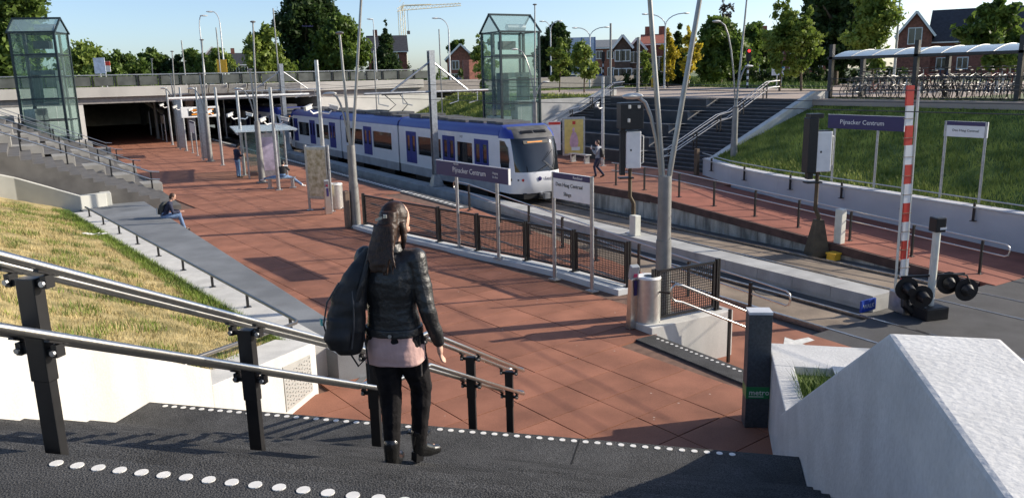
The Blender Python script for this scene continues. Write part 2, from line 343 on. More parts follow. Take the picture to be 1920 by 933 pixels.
# ------------------------------------------------------------------ near stairs (camera side)
stp = structure(MB().prism([tuple(S(-4,-5.85,0)[:2]), tuple(S(2.78,-5.85,0)[:2]), tuple(S(2.78,.95,0)[:2]), tuple(S(-4,.95,0)[:2])], 2.6, 3.2).build('near_stairs', black_step))
def step(s0, s1, z, nm='step'):
    return MB().prism([tuple(S(s0,-5.85,0)[:2]), tuple(S(s1,-5.85,0)[:2]), tuple(S(s1,.95,0)[:2]), tuple(S(s0,.95,0)[:2])], z-.5, z).build(nm, black_step, stp, bevel=.008)
for k in range(1, 10): step(2.78+.366*(k-1)-.01, 2.78+.366*k, 3.2-.175*k)
step(6.07, 6.93, 1.45, 'landing')
for k in range(1, 8): step(6.93+.366*(k-1)-.01, 6.93+.366*k, 1.45-.18125*k)
structure(MB().prism([tuple(S(s,t,0)[:2]) for s,t in((6.07,-5.85),(9.5,-5.85),(9.5,.95),(6.07,.95))], -1, .1).build('stair_base', black_step))
jt = MB(); jt.obox(S(6.45, -1.05, 1.4515), (.012, .9, .003), S(0,1,0), (0,0,1)); jt.build('joint', M('joint_black', (.004,.004,.004), .9), stp)
dm = MB().tube([(0,0,0),(0,0,.004)], .029, 14).mesh('stud'); dm.materials.append(dot_m)
def stud(p):
    o = bpy.data.objects.new('stud', dm); C.objects.link(o); o.parent = stp; o.location = p
for k in range(32): stud(S(2.70, -2.82+k*.1125, 3.2))
for k in range(54):
    t = -5.6+k*.1125
    if not -2.75 < t < -2.45: stud(S(6.86, t, 1.45))
# handrail in the middle of the stairs
hr = thing('stair_handrail', 'double stainless handrail on black posts running down the dark stairs', 'handrail', S(6, -2.8, 1.45))
def rl(dt, dz):
    P = [(0.2,-3.06,4.40),(2.2,-3.0,4.40),(6.12,-2.84,2.50),(6.85,-2.62,2.46),(9.55,-2.33,1.06)]
    return [S(s, t+dt, z+dz) for s, t, z in P]
for dt in (-.10, .10):
    for dz in (0, -.33):
        p = rl(dt, dz); e = p[-1]; d = S(0, -1 if dt > 0 else 1, 0)
        pp = p + [e + S(.10, 0, -.045), e + S(.15, 0, -.05) + d*.02, e + S(.17, 0, -.05) + d*.06, e + S(.17, 0, -.05) + d*.1]
        MB().tube(pp, .0235, 12).build('rail', steel, hr, smooth=50)
def postbase(s):
    if s < 2.78: return 3.2
    if s < 6.07: return 3.2-.175*(int((s-2.78)/.366)+1)
    if s < 6.93: return 1.45
    return max(0, 1.45-.18125*(int((s-6.93)/.366)+1))
for s_ in (2.86, 4.42, 6.18, 6.80, 8.1, 9.35):
    P = [(0.2,-3.06,4.40),(2.2,-3.0,4.40),(6.12,-2.84,2.50),(6.85,-2.62,2.46),(9.55,-2.33,1.06)]
    t_ = float(np.interp(s_, [q[0] for q in P], [q[1] for q in P])); zr = float(np.interp(s_, [q[0] for q in P], [q[2] for q in P])); zb = postbase(s_)
    po = MB().obox(S(s_, t_, (zb+zr-.06)/2), (.05, .092, zr-.06-zb), S(1,0,0)).obox(S(s_, t_, zr-.3), (.062, .103, .5), S(1,0,0)).build('post', blackm, hr, bevel=.006)
    for dz in (0, -.33):
        for dt in (-.1, .1):
            zz = zr+dz-.055; br = MB(); br.obox(S(s_, t_+dt*.75, zz-.02), (.03, .075, .03), S(1,0,0)); br.obox(S(s_, t_+dt, zz-.01), (.05, .03, .06), S(1,0,0)); br.obox(S(s_, t_+dt, zz+.028), (.12, .03, .01), S(1,0,-.45))
            bo = br.build('bracket', blackm, po); MB().tube([S(s_-.028, t_+dt, zz-.015), S(s_-.04, t_+dt, zz-.015)], .014, 8).build('bolt', galv, po)
    MB().obox(S(s_-.04, t_, zb+.006), (.09, .22, .012), S(1,0,0)).build('base_plate', blackm, po)
    for dt in (-.09, .09): MB().tube([S(s_-.065, t_+dt, zb+.01), S(s_-.065, t_+dt, zb+.035)], .012, 6).build('bolt', galv, po)
# left wall of the stairs, sill with hatch
lw = thing('stair_side_wall', 'sunlit white concrete wall on the grass side of the dark stairs', 'wall', S(7, -5.9, 0))
prof = [(-4, 3.0), (-4, 4.2), (2.6, 4.2), (5.25, 2.85), (8.05, 1.40), (8.05, -.5), (2, -.5)]
MB().loft([[S(s, -5.853, z) for s, z in prof], [S(s, -6.25, z) for s, z in prof]]).build('upper_wall', white_c, lw)
prof = [(8.05, -.5), (8.05, 1.19), (10.72, .84), (10.72, -.5)]
MB().loft([[S(s, -5.851, z) for s, z in prof], [S(s, -6.55, z) for s, z in prof]]).build('sill', white_c, lw, bevel=.012)
h = MB(); c1, c2 = (9.72, .12), (10.5, .12)
h.loft([[S(s, t, z) for s, z in ((9.70,.10),(9.70,.80),(10.52,.70),(10.52,.10))] for t in (-5.855, -5.838)]); hatch_m = M('hatch_plate', (.40,.40,.38), .5, .2, var=.08); hd = h.build('hatch', hatch_m, lw, bevel=.004)
hb = MB()
for i in range(10):
    for j in range(9): hb.obox(S(9.76+i*.08, -5.832, .15+j*.062+(i%2)*.02), (.035, .012, .012), S(1,0,.5 if (i+j)%2 else -.5))
stuff(hb.build('tread_relief', hatch_m, hd))
gr = thing('grab_rail', 'low stainless grab rail bent round corner of the stone kerb beside dry grass', 'handrail', (3.4, 13, .5))
K = lambda y: 1.54+(27.9-y)*.1266
pts = [(K(29.5), 29.5, .92), (K(12.75), 12.75, .92), (K(12.75)-.04, 12.62, .92), tuple(S(8.25, -6.3, 1.42)), tuple(S(8.1, -6.3, 1.36))]
MB().tube(pts, .03, 10).build('rail', M('worn_steel', (.20,.19,.18), .35, .8, var=.1), gr, smooth=50)
for k in range(9):
    y = 29-k*2.0; MB().obox((K(y), y, .78), (.05, .03, .26)).obox((K(y), y, .665), (.12, .1, .012)).build('post', blackm, gr)
# kerb, seat ledge
kb = structure(MB().box(0, .1, 0, .1, -1, -.9).build('kerb', grey_c))
for k in range(12):
    y0 = 12.3+k*1.5; y1 = y0+1.485
    MB().add([(K(y0)-.32,y0,-.2),(K(y0)+.3,y0,-.2),(K(y1)+.3,y1,-.2),(K(y1)-.32,y1,-.2),(K(y0)-.32,y0,.66),(K(y0)+.3,y0,.66),(K(y1)+.3,y1,.66),(K(y1)-.32,y1,.66)],
             [(3,2,1,0),(4,5,6,7),(0,1,5,4),(1,2,6,5),(2,3,7,6),(3,0,4,7)]).build('kerb_slab', white_c, kb, bevel=.01)
Rr = lambda y: 3.78+(26.8-y)*.0464
ld = structure(MB().box(3, 3.1, 14, 14.1, -1, -.9).build('seat_ledge', ledge_c))
for k in range(12):
    y0 = 11.9+k*1.75; y1 = y0+1.742; z = .5 if not 26.4 < y0 < 28.5 else .5
    MB().add([(K(y0)+.28,y0,-.3),(Rr(y0),y0,-.3),(Rr(y1),y1,-.3),(K(y1)+.28,y1,-.3),(K(y0)+.28,y0,z),(Rr(y0),y0,z-.02),(Rr(y1),y1,z-.02),(K(y1)+.28,y1,z)],
             [(3,2,1,0),(4,5,6,7),(0,1,5,4),(1,2,6,5),(2,3,7,6),(3,0,4,7)]).build('stone_slab', ledge_c, ld, bevel=.01)
structure(MB().obox((4.75, 12.35, .0), (.12, 2.2, .012), S(0,1,0)).build('drain_channel', galv))
# left grass bank
def zb_(x, y):
    d = max(0, K(y)-.3-x); return .6 + (.30*d if d < 3 else .9+.5*(d-3))
bk = MB(); nx, ny = 26, 40
for j in range(ny+1):
    for i in range(nx+1):
        y = 6+j*27/ny; x = K(y)-.28-i*.33; sW = 0
        bk.v.append((x, y, min(zb_(x, y), 4.1)+random.uniform(-.03, .03)))
for j in range(ny):
    for i in range(nx):
        q = j*(nx+1)+i; c = Vector(bk.v[q]); t = (c.x-c.y)*.7071
        if t < -6.0: bk.f.append((q, q+1, q+nx+2, q+nx+1))
structure(bk.build('dry_bank', soil_dry, smooth=60))
def dpt():
    while 1:
        y = random.uniform(8, 31); x = K(y)-.3-random.random()**1.2*6.5
        if (x-y)*.7071 < -6.3: return (x, y, min(zb_(x, y), 4.1))
def gpt():
    while 1:
        y = random.uniform(9, 31); x = K(y)-.3-random.random()**2.2*6
        if (x-y)*.7071 < -6.3 and (noise.noise(Vector((x*1.3, y*1.3, 0))) > .12 or K(y)-x < .75): return (x, y, min(zb_(x, y), 4.1))
tag(stuff(blades('dry_grass', dpt, 90000, .062, .006, blade_d)), 'dry straw coloured grass on the bank left of the stairs', 'grass')
tag(stuff(blades('green_tufts', gpt, 30000, .12, .007, blade_g)), 'green grass tufts along the kerb and in patches on dry bank', 'grass')
li = MB()
for k in range(6): li.obox((1.0+k*.09, 24.2-k*.05, zb_(1.0, 24)+.05+random.uniform(0,.05)), (.14, .1, .01), (1, random.uniform(-.6,.6), random.uniform(-.4,.4)))
tag(li.build('litter', white_p), 'crumpled white litter lying on the dry grass bank', 'litter')
# right parapet with planter
wp = thing('stair_parapet', 'large white speckled concrete parapet sloping beside the dark stairs', 'wall', S(5, 1.2, 0))
prof = [(-2, -1), (-2, 3.56), (4.12, 3.56), (8.6, 1.12), (8.6, -1)]
MB().loft([[S(s, .955, z) for s, z in prof], [S(s, 1.47, z) for s, z in prof]]).build('wedge', wedge_c, wp, bevel=.025)
pl = thing('planter', 'white concrete planter box with grass beyond the sloping parapet', 'planter', S(10, 1.5, 0))
for nm, a in (('side', (8.62,10.3,1.03,1.28)), ('side', (10.3,11.2,1.03,2.5)), ('side', (8.62,10.3,2.3,2.5))):
    MB().prism([tuple(S(s,t,0)[:2]) for s,t in((a[0],a[2]),(a[1],a[2]),(a[1],a[3]),(a[0],a[3]))], -1, 1.06).build(nm, wedge_c, pl, bevel=.015)
MB().prism([tuple(S(s,t,0)[:2]) for s,t in((8.62,1.25),(10.3,1.25),(10.3,2.3),(8.62,2.3))], .5, .95).build('soil', soil_gr, pl)
MB().prism([tuple(S(s,t,0)[:2]) for s,t in((9.75,1.75),(10.35,1.75),(10.35,2.6),(9.75,2.6))], 1.0, 1.075).build('tread_plate', galv, pl)
tag(stuff(blades('planter_grass', lambda: tuple(S(random.uniform(8.7, 9.9), random.uniform(1.27, 1.9), .95)), 1500, .26, .008, blade_g)), 'bright grass tuft growing in the white planter', 'grass')
# side steps with studs and end wall
ss = structure(MB().box(9.2, 9.66, 7.4, 10.72, -.9, .008).build('side_steps', black_step))
for k in range(1, 5): MB().box(9.64+.33*(k-1), 9.66+.33*k, 7.4, 10.72, -1, -.17*k).build('step', black_step, ss)
for k in range(24):
    o = bpy.data.objects.new('stud', dm); C.objects.link(o); o.parent = ss; o.location = (9.55, 10.5-k*.125, .008)
tag(MB().prism([(9.62,10.76),(11.75,10.7),(11.75,11.08),(9.62,11.3)], -1, .13).build('end_wall', white_c, bevel=.02), 'low white concrete end wall carrying a mesh panel by the bin', 'wall')

# ------------------------------------------------------------------ mesh fence on its kerb
fk = MB(); fy = [13.3, 15.5, 17.25, 18.8, 20.5, 23.7, 24.85]
fk.loft([[(FX(y)-.38,y,-.1),(FX(y)+.12,y,-.1),(FX(y)+.12,y,.10),(FX(y)-.38,y,.10)] for y in fy])
structure(fk.build('fence_kerb', M('pale_kerb', (.55, .57, .58), .75, var=.1, scale=1.5), bevel=.01))
def panel(par, A, B, z0, h=1.0, cell=.052):
    A = Vector(A); B = Vector(B); d = B-A; L = d.length; u = d/L; up = Vector((0,0,1)); f = MB()
    lo, hi = z0+.08, z0+h
    P = lambda k, z: A+u*k+up*(z)
    for a, b in (((0,lo),(L,lo)),((0,hi),(L,hi))): f.beam(P(*a), P(*b), .05, .05)
    for k in (.0175, L-.0175): f.beam(P(k,lo), P(k,hi), .05, .05, u)
    fo = f.build('panel_frame', blackm, par); g = MB(); n = int(L/cell); q = int((hi-lo)/cell)
    for i in range(1, n): g.beam(P(i*L/n, lo), P(i*L/n, hi), .011, .011, u)
    for j in range(1, q): g.beam(P(0, lo+(hi-lo)*j/q), P(L, lo+(hi-lo)*j/q), .011, .011)
    stuff(g.build('wire_mesh', blackm, fo))
def fpost(par, p, h=1.06):
    x, y, z = p; MB().box(x-.045, x-.01, y-.035, y+.035, z, z+h).box(x+.01, x+.045, y-.035, y+.035, z, z+h).box(x-.1, x+.1, y-.07, y+.07, z, z+.015).build('post', blackm, par)
fe = thing('mesh_fence', 'long black wire mesh fence on pale kerb between plaza and sloping path', 'fence', (10.5, 18, .1))
py = [24.7, 22.9, 20.6, 18.85, 17.0, 15.3, 13.4]
for i, y in enumerate(py):
    fpost(fe, (FX(y), y, .1))
    if i: panel(fe, (FX(py[i-1]), py[i-1]-.09, .1-.1), (FX(y), y+.09, 0), .1)
for dz in (.45, .75):
    MB().tube([(FX(y)+.16, y, max(-.7, -(25-y)*.062)+dz+.1) for y in (24.5, 22, 19.5, 17, 15, 13.5)], .02, 8).build('path_rail', galv, fe, smooth=50)
pe = thing('mesh_end_panel', 'black wire mesh panel standing on the low white end wall', 'fence', (10.7, 11, .13))
for p in ((9.9, 11.02, .13), (11.5, 10.92, .13)): fpost(pe, p)
panel(pe, (9.98, 11.015, 0), (11.42, 10.925, 0), .13)
hl = thing('loop_handrail', 'looped steel handrail sloping down past the white end wall', 'handrail', (10.8, 10.7, 0))
MB().tube([(11.9,10.2,.1),(10.25,10.62,.90),(10.1,10.66,.93),(10.03,10.68,.86),(10.03,10.68,.68),(10.12,10.66,.6),(10.25,10.62,.57),(11.9,10.2,-.23)], .022, 10).build('rail', steel, hl, smooth=50)
MB().beam((10.1,10.7,.75), (9.92,11.0,.75), .03, .03).build('bracket', blackm, hl); MB().beam((11.3,10.37,.3), (11.3,10.37,-.8), .05, .05, (1,0,0)).build('post', blackm, hl)
def handrail(name, label, pts, posts, h0, dz=.33, loop0=False, loop1=True, group=None, pm=blackm, r=.021):
    t = thing(name, label, 'handrail', pts[0], group=group)
    P = [Vector(p) for p in pts]; up = [p+Vector((0,0,h0)) for p in P]; lo = [p+Vector((0,0,h0-dz)) for p in P]
    if loop1:
        d = (P[-1]-P[-2]).normalized()*.12; path = up+[up[-1]+d*.8+Vector((0,0,-.05)), up[-1]+d+Vector((0,0,-dz/2)), lo[-1]+d*.8+Vector((0,0,.05))]+lo[::-1]
        if loop0: d = (P[0]-P[1]).normalized()*.12; path = path+[lo[0]+d*.8+Vector((0,0,.05)), up[0]+d+Vector((0,0,-dz/2)), up[0]+d*.8+Vector((0,0,-.05)), up[0]]
        MB().tube(path, r, 8).build('rail', steel, t, smooth=50)
    else:
        for q in (up, lo): MB().tube(q, r, 8).build('rail', steel, t, smooth=50)
    for p in posts:
        x, y, z = p; MB().box(x-.03, x+.03, y-.03, y+.03, z, z+h0-.04).box(x-.09, x+.09, y-.07, y+.07, z, z+.015).box(x-.02, x+.06, y-.02, y+.02, z+h0-.07, z+h0-.03).box(x-.02, x+.06, y-.02, y+.02, z+h0-dz-.05, z+h0-dz-.02).build('post', pm, t)
    return t
rz = lambda y: 0 if y > 25.5 else max(RAIL, -(25.5-y)*.0625)
handrail('ramp_handrail', 'steel handrail on black posts along track side of the near sloping path', [(13.72,y,rz(y)) for y in (26.6, 25.5, 20, 15, 11.0)], [(13.72,y,rz(y)) for y in (25.5,23.3,21.4,19.5,17.8,15.9,14.0,12.0)], .98, loop0=True)
rz2 = lambda y: 0 if y > 24 else max(RAIL, -(24-y)*.0625)
handrail('far_ramp_handrail', 'long steel handrail on black posts along edge of the far red ramp', [(22.0,y,rz2(y)) for y in (27.4, 24, 19, 15, 10.6)], [(22.0,y,rz2(y)) for y in (27.1,25.2,23.1,21.2,19.2,17.3,15.3,13.2,11.2)], .98)
wt = lambda y: float(np.interp(y, ys[::-1], zt[::-1]))
handrail('wall_handrail', 'slim dark handrail bracketed along the grey retaining wall', [(XW(y)-.14,y,wt(y)-.35) for y in (27, 24, 21, 16, 11, 8)], [(XW(y)-.1,y,wt(y)-.45) for y in (26,23,20.3,18,15.6,13.2,11)], .62, dz=.28, loop1=False)
tag(MB().prism([(27.1,27.3),(27.27,27.3),(27.25,27.47),(27.08,27.47)], 0, 1.25).build('oak_bollard', M('brown_post', (.12,.08,.05), .8)), 'brown timber post at the top end of the grey retaining wall', 'bollard')

# ------------------------------------------------------------------ station signs
def sign_frame(name, label, A, B, top, h, plate, words, post_r=.045, over=(.0, .0), z0=0):
    A = Vector(A); B = Vector(B); u = (B-A).normalized(); n = Vector((u.y, -u.x, 0))
    if n.dot(Vector((0,0,0))-A) < 0: n = -n
    if u.cross(Vector((0,0,1))).dot(n) < 0: u = -u; A, B = B, A; over = over[::-1]
    t = thing(name, label, 'sign', (A+B)/2)
    for P in (A, B): MB().tube([P, P+Vector((0,0,top if plate != 'blue' else top-h))], post_r, 10).obox(P+Vector((0,0,.01)), (.26,.2,.02), u).build('post', galv, t, smooth=50)
    a = A-u*over[0]; b = B+u*over[1]; c = (a+b)/2+Vector((0,0,top-h/2)); L = (b-a).length
    pb = MB().obox(c, (L, .06, h), u).build('plate', sign_b if plate == 'blue' else white_p, t, bevel=.006)
    if plate == 'white':
        MB().obox(c+Vector((0,0,h/2-.07))+n*.032, (L-.02, .006, .13), u).build('header', sign_b, pb)
    else:
        MB().obox(c+Vector((0,0,h/2-.008))+n*.002, (L+.02, .07, .016), u).obox(b+Vector((0,0,top-h/2)), (.02,.07,h), u).build('edge_trim', white_p, pb)
    for w_, sz, fx, fz, col in words:
        text('lettering', w_, sz, a+u*(L*fx)+Vector((0,0,top-h+h*fz))+n*.036, u, (0,0,1), col, pb)
    return t
sg = [onz(846.7,472,0), onz(920.5,493.5,0)]
sign_frame('station_sign', 'blue station name sign on two steel posts behind the mesh fence woman walks past', sg[0]+Vector((.25,0,.1)), sg[1]+Vector((.25,0,.1)), 2.45, .42, 'blue', [('Pijnacker Centrum', .21, .25, .32, white_p), ('Uitgang', .08, .80, .55, white_p), ('De Bus', .08, .80, .3, white_p), ('Ruimtelijk', .06, .27, .82, white_p)], over=(1.0, .55))
dh = [onz(1040,525,0), onz(1110,547,0)]
sign_frame('direction_sign', 'white direction board with blue header between two steel posts by the fence', dh[0]+Vector((0,0,.02)), dh[1]+Vector((0,0,.02)), 2.62, .62, 'white', [('Den Haag Centraal', .125, .09, .50, blackm), ('Slinge', .125, .30, .16, blackm), ('Randstad', .09, .55, .84, white_p)])
x0 = 25.85
def slope_sign(name, label, p0, p1, ytop, ybot, kind, words, over):
    A = onx(p0[0], p0[1], x0); B = onx(p1[0], p1[1], x0); top = onx(p0[0], ytop, x0).z-A.z
    A.z -= .25; B.z = A.z
    sign_frame(name, label, A, B, top+.25, ybot, kind, words, over=over)
slope_sign('station_sign', 'blue station name sign on two posts standing in the green slope', (1559,340), (1638,351.5), 214, .52, 'blue', [('Pijnacker Centrum', .235, .17, .34, white_p)], (.3, 1.0))
slope_sign('direction_sign', 'pale direction board on two tall posts in the green slope', (1762,368), (1835,378), 226, .5, 'white', [('Den Haag Centraal', .11, .2, .35, blackm)], (.05, .05))

# ------------------------------------------------------------------ plaza furniture
def tree_lamp(loc, zb, stems, arms, label, group=None, r0=.17):
    t = thing('lamp_post', label, 'lamp post', loc, group=group); x, y, z = loc; rv = Vector((.854, -.52, 0))
    MB().tube([(x,y,z),(x,y,z+.02),(x,y,z+zb*.55),(x,y,z+zb*.551),(x,y,z+zb)], [r0*1.15,r0,r0*.9,r0*.82,r0*.78], 14).obox((x,y,z+.02), (.5,.42,.03)).build('base', pole_g, t, smooth=40)
    for dx, h in stems:
        o = MB().tube([Vector((x,y,z+zb-.3)), Vector((x,y,z+zb))+rv*dx*.08, Vector((x,y,z+h))+rv*dx], [.06,.055,.038], 10).build('stem', stem_g, t, smooth=40)
        MB().ell(Vector((x,y,z+h+.03))+rv*dx, (.14,.14,.05), 10, 6).build('head', pole_g, o, smooth=40)
    for dx, z0, z1 in arms:
        P = [Vector((x,y,z+z0))]+[Vector((x,y,0))+rv*(dx*(k/6)**1.5*.75)+Vector((0,0,z+z0+(z1-z0)*math.sin(k/6*math.pi/2))) for k in range(1,7)]
        o = MB().tube(P, .036, 8).build('arm', stem_g, t, smooth=40)
        MB().ell(P[-1]+rv*dx*.16+Vector((0,0,.03)), (.24,.15,.06), 12, 6).build('head', M('lamp_head', (.55,.55,.52), .4, var=.05), o, smooth=40)
vp = onz(1242,590,0)
tree_lamp(vp, 2.87, [(-.62, 9.2), (1.05, 9.2)], [(-.72, 1.6, 4.4)], 'forked grey lamp post rising behind the mesh end panel and steel bin')
lp = onz(668,425,0); tree_lamp(lp, 2.75, [(-.12, 6.3), (.8, 8.6)], [(-.62, 2.2, 4.4)], 'forked grey lamp post at the far end of mesh fence')
for px, py_, zz, lab in ((492,342,7.6,'beside the glass shelter'),(395,303,7.4,'past the glass shelter'),(337,277,7.2,'halfway to the tunnel'),(297,260,7.0,'nearest the tunnel mouth')):
    p = onz(px, py_, 0); tree_lamp(p, 3.0, [(.25, zz), (-.1, 5.4)], [(-.8, 2.4, 4.5)], 'slender grey platform lamp post '+lab)
p = onz(1375,310,0); p = Vector((28.0, p.y*28/p.x, 0)); tree_lamp(p, 3.2, [(.35, 8.4)], [(-1.1, 2.6, 7.0), (.6, 3.0, 5.0)], 'grey lamp post with two curved arms at the right of black stairs')
p = Vector((27.2, 41.5, 0)); tree_lamp(p, 3.2, [(.1, 9.0)], [(-1.3, 3.0, 6.4), (.8, 3.0, 4.4)], 'grey lamp post with curved arms beside the glass lift')
def cam_pole(loc, h, label, cams=1):
    t = thing('platform_pole', label, 'pole', loc, group='steel poles along the platform'); x, y, z = loc
    MB().tube([(x,y,z),(x,y,z+h)], [.085,.075], 12).obox((x,y,z+.015), (.3,.26,.03)).build('shaft', galv, t, smooth=40)
    for k in range(cams):
        sx = -1 if k == 0 else 1; zc = z+h*.66-k*.02; q = Vector((x,y,zc))
        c = MB().tube([q, q+Vector((sx*.3,-.1,-.05)), q+Vector((sx*.42,-.12,.06))], .03, 8).build('arm', white_p, t, smooth=40)
        MB().obox(q+Vector((sx*.5,-.16,.16)), (.34,.12,.12), (sx*.8,-.45,-.25)).obox(q+Vector((sx*.5,-.16,.25)), (.4,.15,.02), (sx*.8,-.45,-.25)).build('camera', M('camera_pale', (.55,.55,.53), .45), c, bevel=.015)
for i, (px, py_, cams) in enumerate(((305.6,253,0),(323.7,271.5,1),(350,283,1),(381,297,1),(418,310,1),(459,329,2),(523,356,2))):
    cam_pole(onz(px,py_,0), 4.6, 'tall steel platform pole '+['without cameras at the tunnel mouth','with camera near the tunnel lamp post','with camera by the narrow steel clad panel','with camera by the flat steel clad panel','with camera before the shelter posts','with two cameras at the shelter corner','with two cameras at the bench'][i], cams)
cam_pole(onz(605,393,0)+Vector((.25,.2,0)), 5.6, 'tallest steel pole with two white cameras beside the map panel', 2)
def board(loc, label, u=(.25,-.97,0), h=2.5, wd=1.05, zb=.45, posters=True, art=None):
    t = thing('map_panel', label, 'information panel', loc); p = Vector(loc); u = Vector(u).normalized(); n = Vector((u.y,-u.x,0))
    if n.dot(-p) < 0: n = -n
    for k in (-1, 1): MB().tube([p+u*k*wd/2, p+u*k*wd/2+Vector((0,0,h))], .05, 10).obox(p+u*k*wd/2+Vector((0,0,.01)), (.22,.2,.02)).build('post', galv, t, smooth=40)
    c = p+Vector((0,0,(zb+h-.05)/2)); b = MB().obox(c, (wd-.1, .14, h-.05-zb), u).build('case', galv, t, bevel=.02)
    for sgn in (-1, 1): MB().obox(c+n*sgn*.074, (wd-.22, .006, h-.3-zb), u).build('sheet', art or M('map_sheet', (.50,.40,.20), .3, var=.35, scale=6, col2=(.70,.62,.45)), b)
    return t
board(onz(602,395,0), 'tall glazed map panel on steel posts near the litter bin', (.55,-.83,0))
board(onz(390,300,0), 'flat steel clad information panel past the shelter', (.9,-.43,0), 3.9, .55, .1, art=galv)
board(onz(344,280,0), 'narrow steel clad panel near the tunnel end of platform', (.9,-.43,0), 3.9, .45, .1, art=galv)
for i, (a, b, lab) in enumerate((((362,287),(371,292),'pair of short steel posts with board past the shelter'), ((306,262),(313,266),'pair of short steel posts with board near the tunnel'))):
    A = onz(*a, 0); B = onz(*b, 0); sign_frame('timetable_frame', lab, A, B, 2.3, .8, 'white', [])
def litter_bin(loc, label, r=.24, h=.98):
    t = thing('litter_bin', label, 'litter bin', loc); x, y, z = loc
    b = MB().tube([(x,y,z+.06),(x,y,z+h)], r, 24).tube([(x,y,z),(x,y,z+.07)], r*.8, 20).build('body', M('bin_steel', (.60,.60,.57), .35, .7, var=.08, scale=12), t, smooth=40)
    MB().tube([(x,y,z+h),(x,y,z+h+.035)], [r*1.03,r*.96], 24).build('rim', white_p, b, smooth=40); MB().tube([(x,y,z+h+.036),(x,y,z+h+.04)], r*.4, 16).build('opening', blackm, b)
    MB().obox((x+r*.7,y-.1,z+.02), (.25,.2,.02)).build('foot', galv, t)
litter_bin(onz(632,391,0), 'round pale steel litter bin next to the map panel', .26, .95); litter_bin(onz(1219,616,0)+Vector((.05,.12,0)), 'round steel litter bin in the corner behind the mesh end panel', .235, 1.0)
def reader(loc, label, rz=0):
    t = thing('card_reader', label, 'card reader', loc); x, y, z = loc
    MB().add([(x-.13,y-.07,z),(x+.13,y-.07,z),(x+.13,y+.07,z),(x-.13,y+.07,z),(x-.09,y-.05,z+1.0),(x+.06,y-.05,z+1.0),(x+.06,y+.05,z+1.0),(x-.09,y+.05,z+1.0)], [(3,2,1,0),(4,5,6,7),(0,1,5,4),(1,2,6,5),(2,3,7,6),(3,0,4,7)]).build('stand', steel, t, bevel=.008)
    h = MB().obox((x-.01,y-.02,z+1.13), (.17,.12,.28), (1,-.3,0), (0,-.3,1)).build('head', M('reader_grey', (.35,.37,.38), .4, var=.1), t, bevel=.015)
    MB().obox((x-.01,y-.095,z+1.19), (.10,.01,.07), (1,-.3,0), (0,-.3,1)).build('screen', blackm, h); MB().obox((x-.015,y-.075,z+1.07), (.07,.012,.07), (1,-.3,0), (0,-.3,1)).build('reader_pad', M('pad_pink', (.5,.06,.14), .4), h)
    MB().obox((x,y-.066,z+.82), (.08,.012,.3), (1,0,0), (0,-.02,1)).build('label_plate', sign_b, t)
reader(onz(1187,614,0), 'slim steel card reader post at the bin corner of the fence'); reader(onz(617,400,0)+Vector((-.05,-.1,0)), 'slim steel card reader post beside the round bin and map panel')
tag(MB().box(lp.x-.36, lp.x-.2, lp.y-.1, lp.y+.12, 0, 1.25).build('cabinet', M('wood_brown', (.20,.14,.10), .7), bevel=.02), 'small brown cabinet against the lamp post at the fence end', 'cabinet')
# totem
t = thing('metro_totem', 'dark slate metro totem with green band and white lettering', 'sign', (8.2, 7.0, 0)); u = Vector((.80,-.6,0)); n = Vector((-.6,-.80,0)); c = Vector((8.2,7.0,0))
MB().obox(c+Vector((0,0,.82)), (.31,.24,1.64), u).build('body', totem_m, t, bevel=.006); MB().obox(c+Vector((0,0,1.66)), (.315,.245,.035), u).build('cap', M('cap_grey', (.55,.57,.6), .5, var=.1), t)
b = MB().obox(c+Vector((0,0,.52)), (.316,.246,.17), u).build('green_band', green_p, t); text('lettering', 'metro', .11, c+Vector((0,0,.49))-u*.12+n*.126, u, (0,0,1), white_p, b); MB().obox(c+Vector((0,0,.465))-u*.02+n*.125, (.2,.004,.008), u).build('underline', white_p, b)
# benches and shelter
def bench(loc, ux, label, L=1.6):
    t = thing('bench', label, 'bench', loc); p = Vector(loc); u = Vector(ux).normalized()
    MB().obox(p+Vector((0,0,.46)), (L,.42,.06), u).build('seat', galv, t, bevel=.02)
    for k in (-.4, .4): MB().obox(p+u*k*L+Vector((0,0,.22)), (.12,.3,.44), u).obox(p+u*k*L+Vector((0,0,.012)), (.3,.36,.024), u).build('leg', galv, t)
bp = onz(520,352,0)+Vector((.15,-.2,0)); bench(bp, (.9,-.43,0), 'steel platform bench a person stretches on', 1.3)
fb = Vector((26.3, 35.6, 0)); bench(fb, (0,1,0), 'steel bench beside the yellow poster on far platform')
sh = thing('platform_shelter', 'glass platform shelter with pale roof halfway along the pole row', 'shelter', onz(455,325,0)); o0 = onz(468,335,0); 
sx = Vector((.985,-.17,0)); sy = Vector((.17,.985,0))
def Q(a, b, z): return o0 + sx*a + sy*b + Vector((0,0,z))
for a, b in ((0,0),(1.9,0),(0,3.6),(1.9,3.6),(0,5.2)): MB().tube([Q(a,b,0), Q(a,b,2.35)], .05, 10).build('post', galv, sh, smooth=40)
MB().obox(Q(1.0,2.4,2.42), (3.0,6.4,.07), sx, (.06,0,1)).build('roof', milky, sh); MB().obox(Q(1.0,2.4,2.36), (.08,6.2,.08), sx).obox(Q(-.4,2.4,2.34), (.08,6.3,.1), sx).obox(Q(2.4,2.4,2.4), (.08,6.3,.1), sx).build('roof_frame', galv, sh)
for b0 in (.05, 1.85): MB().obox(Q(1.9,b0+.85,1.25), (.02,1.65,1.9), sx).build('pane', clear, sh)
MB().obox(Q(.95,.02,1.25), (1.75,.02,1.9), sx).build('pane', clear, sh); MB().obox(Q(.95,3.62,1.25), (1.75,.02,1.9), sx).build('pane', clear, sh)
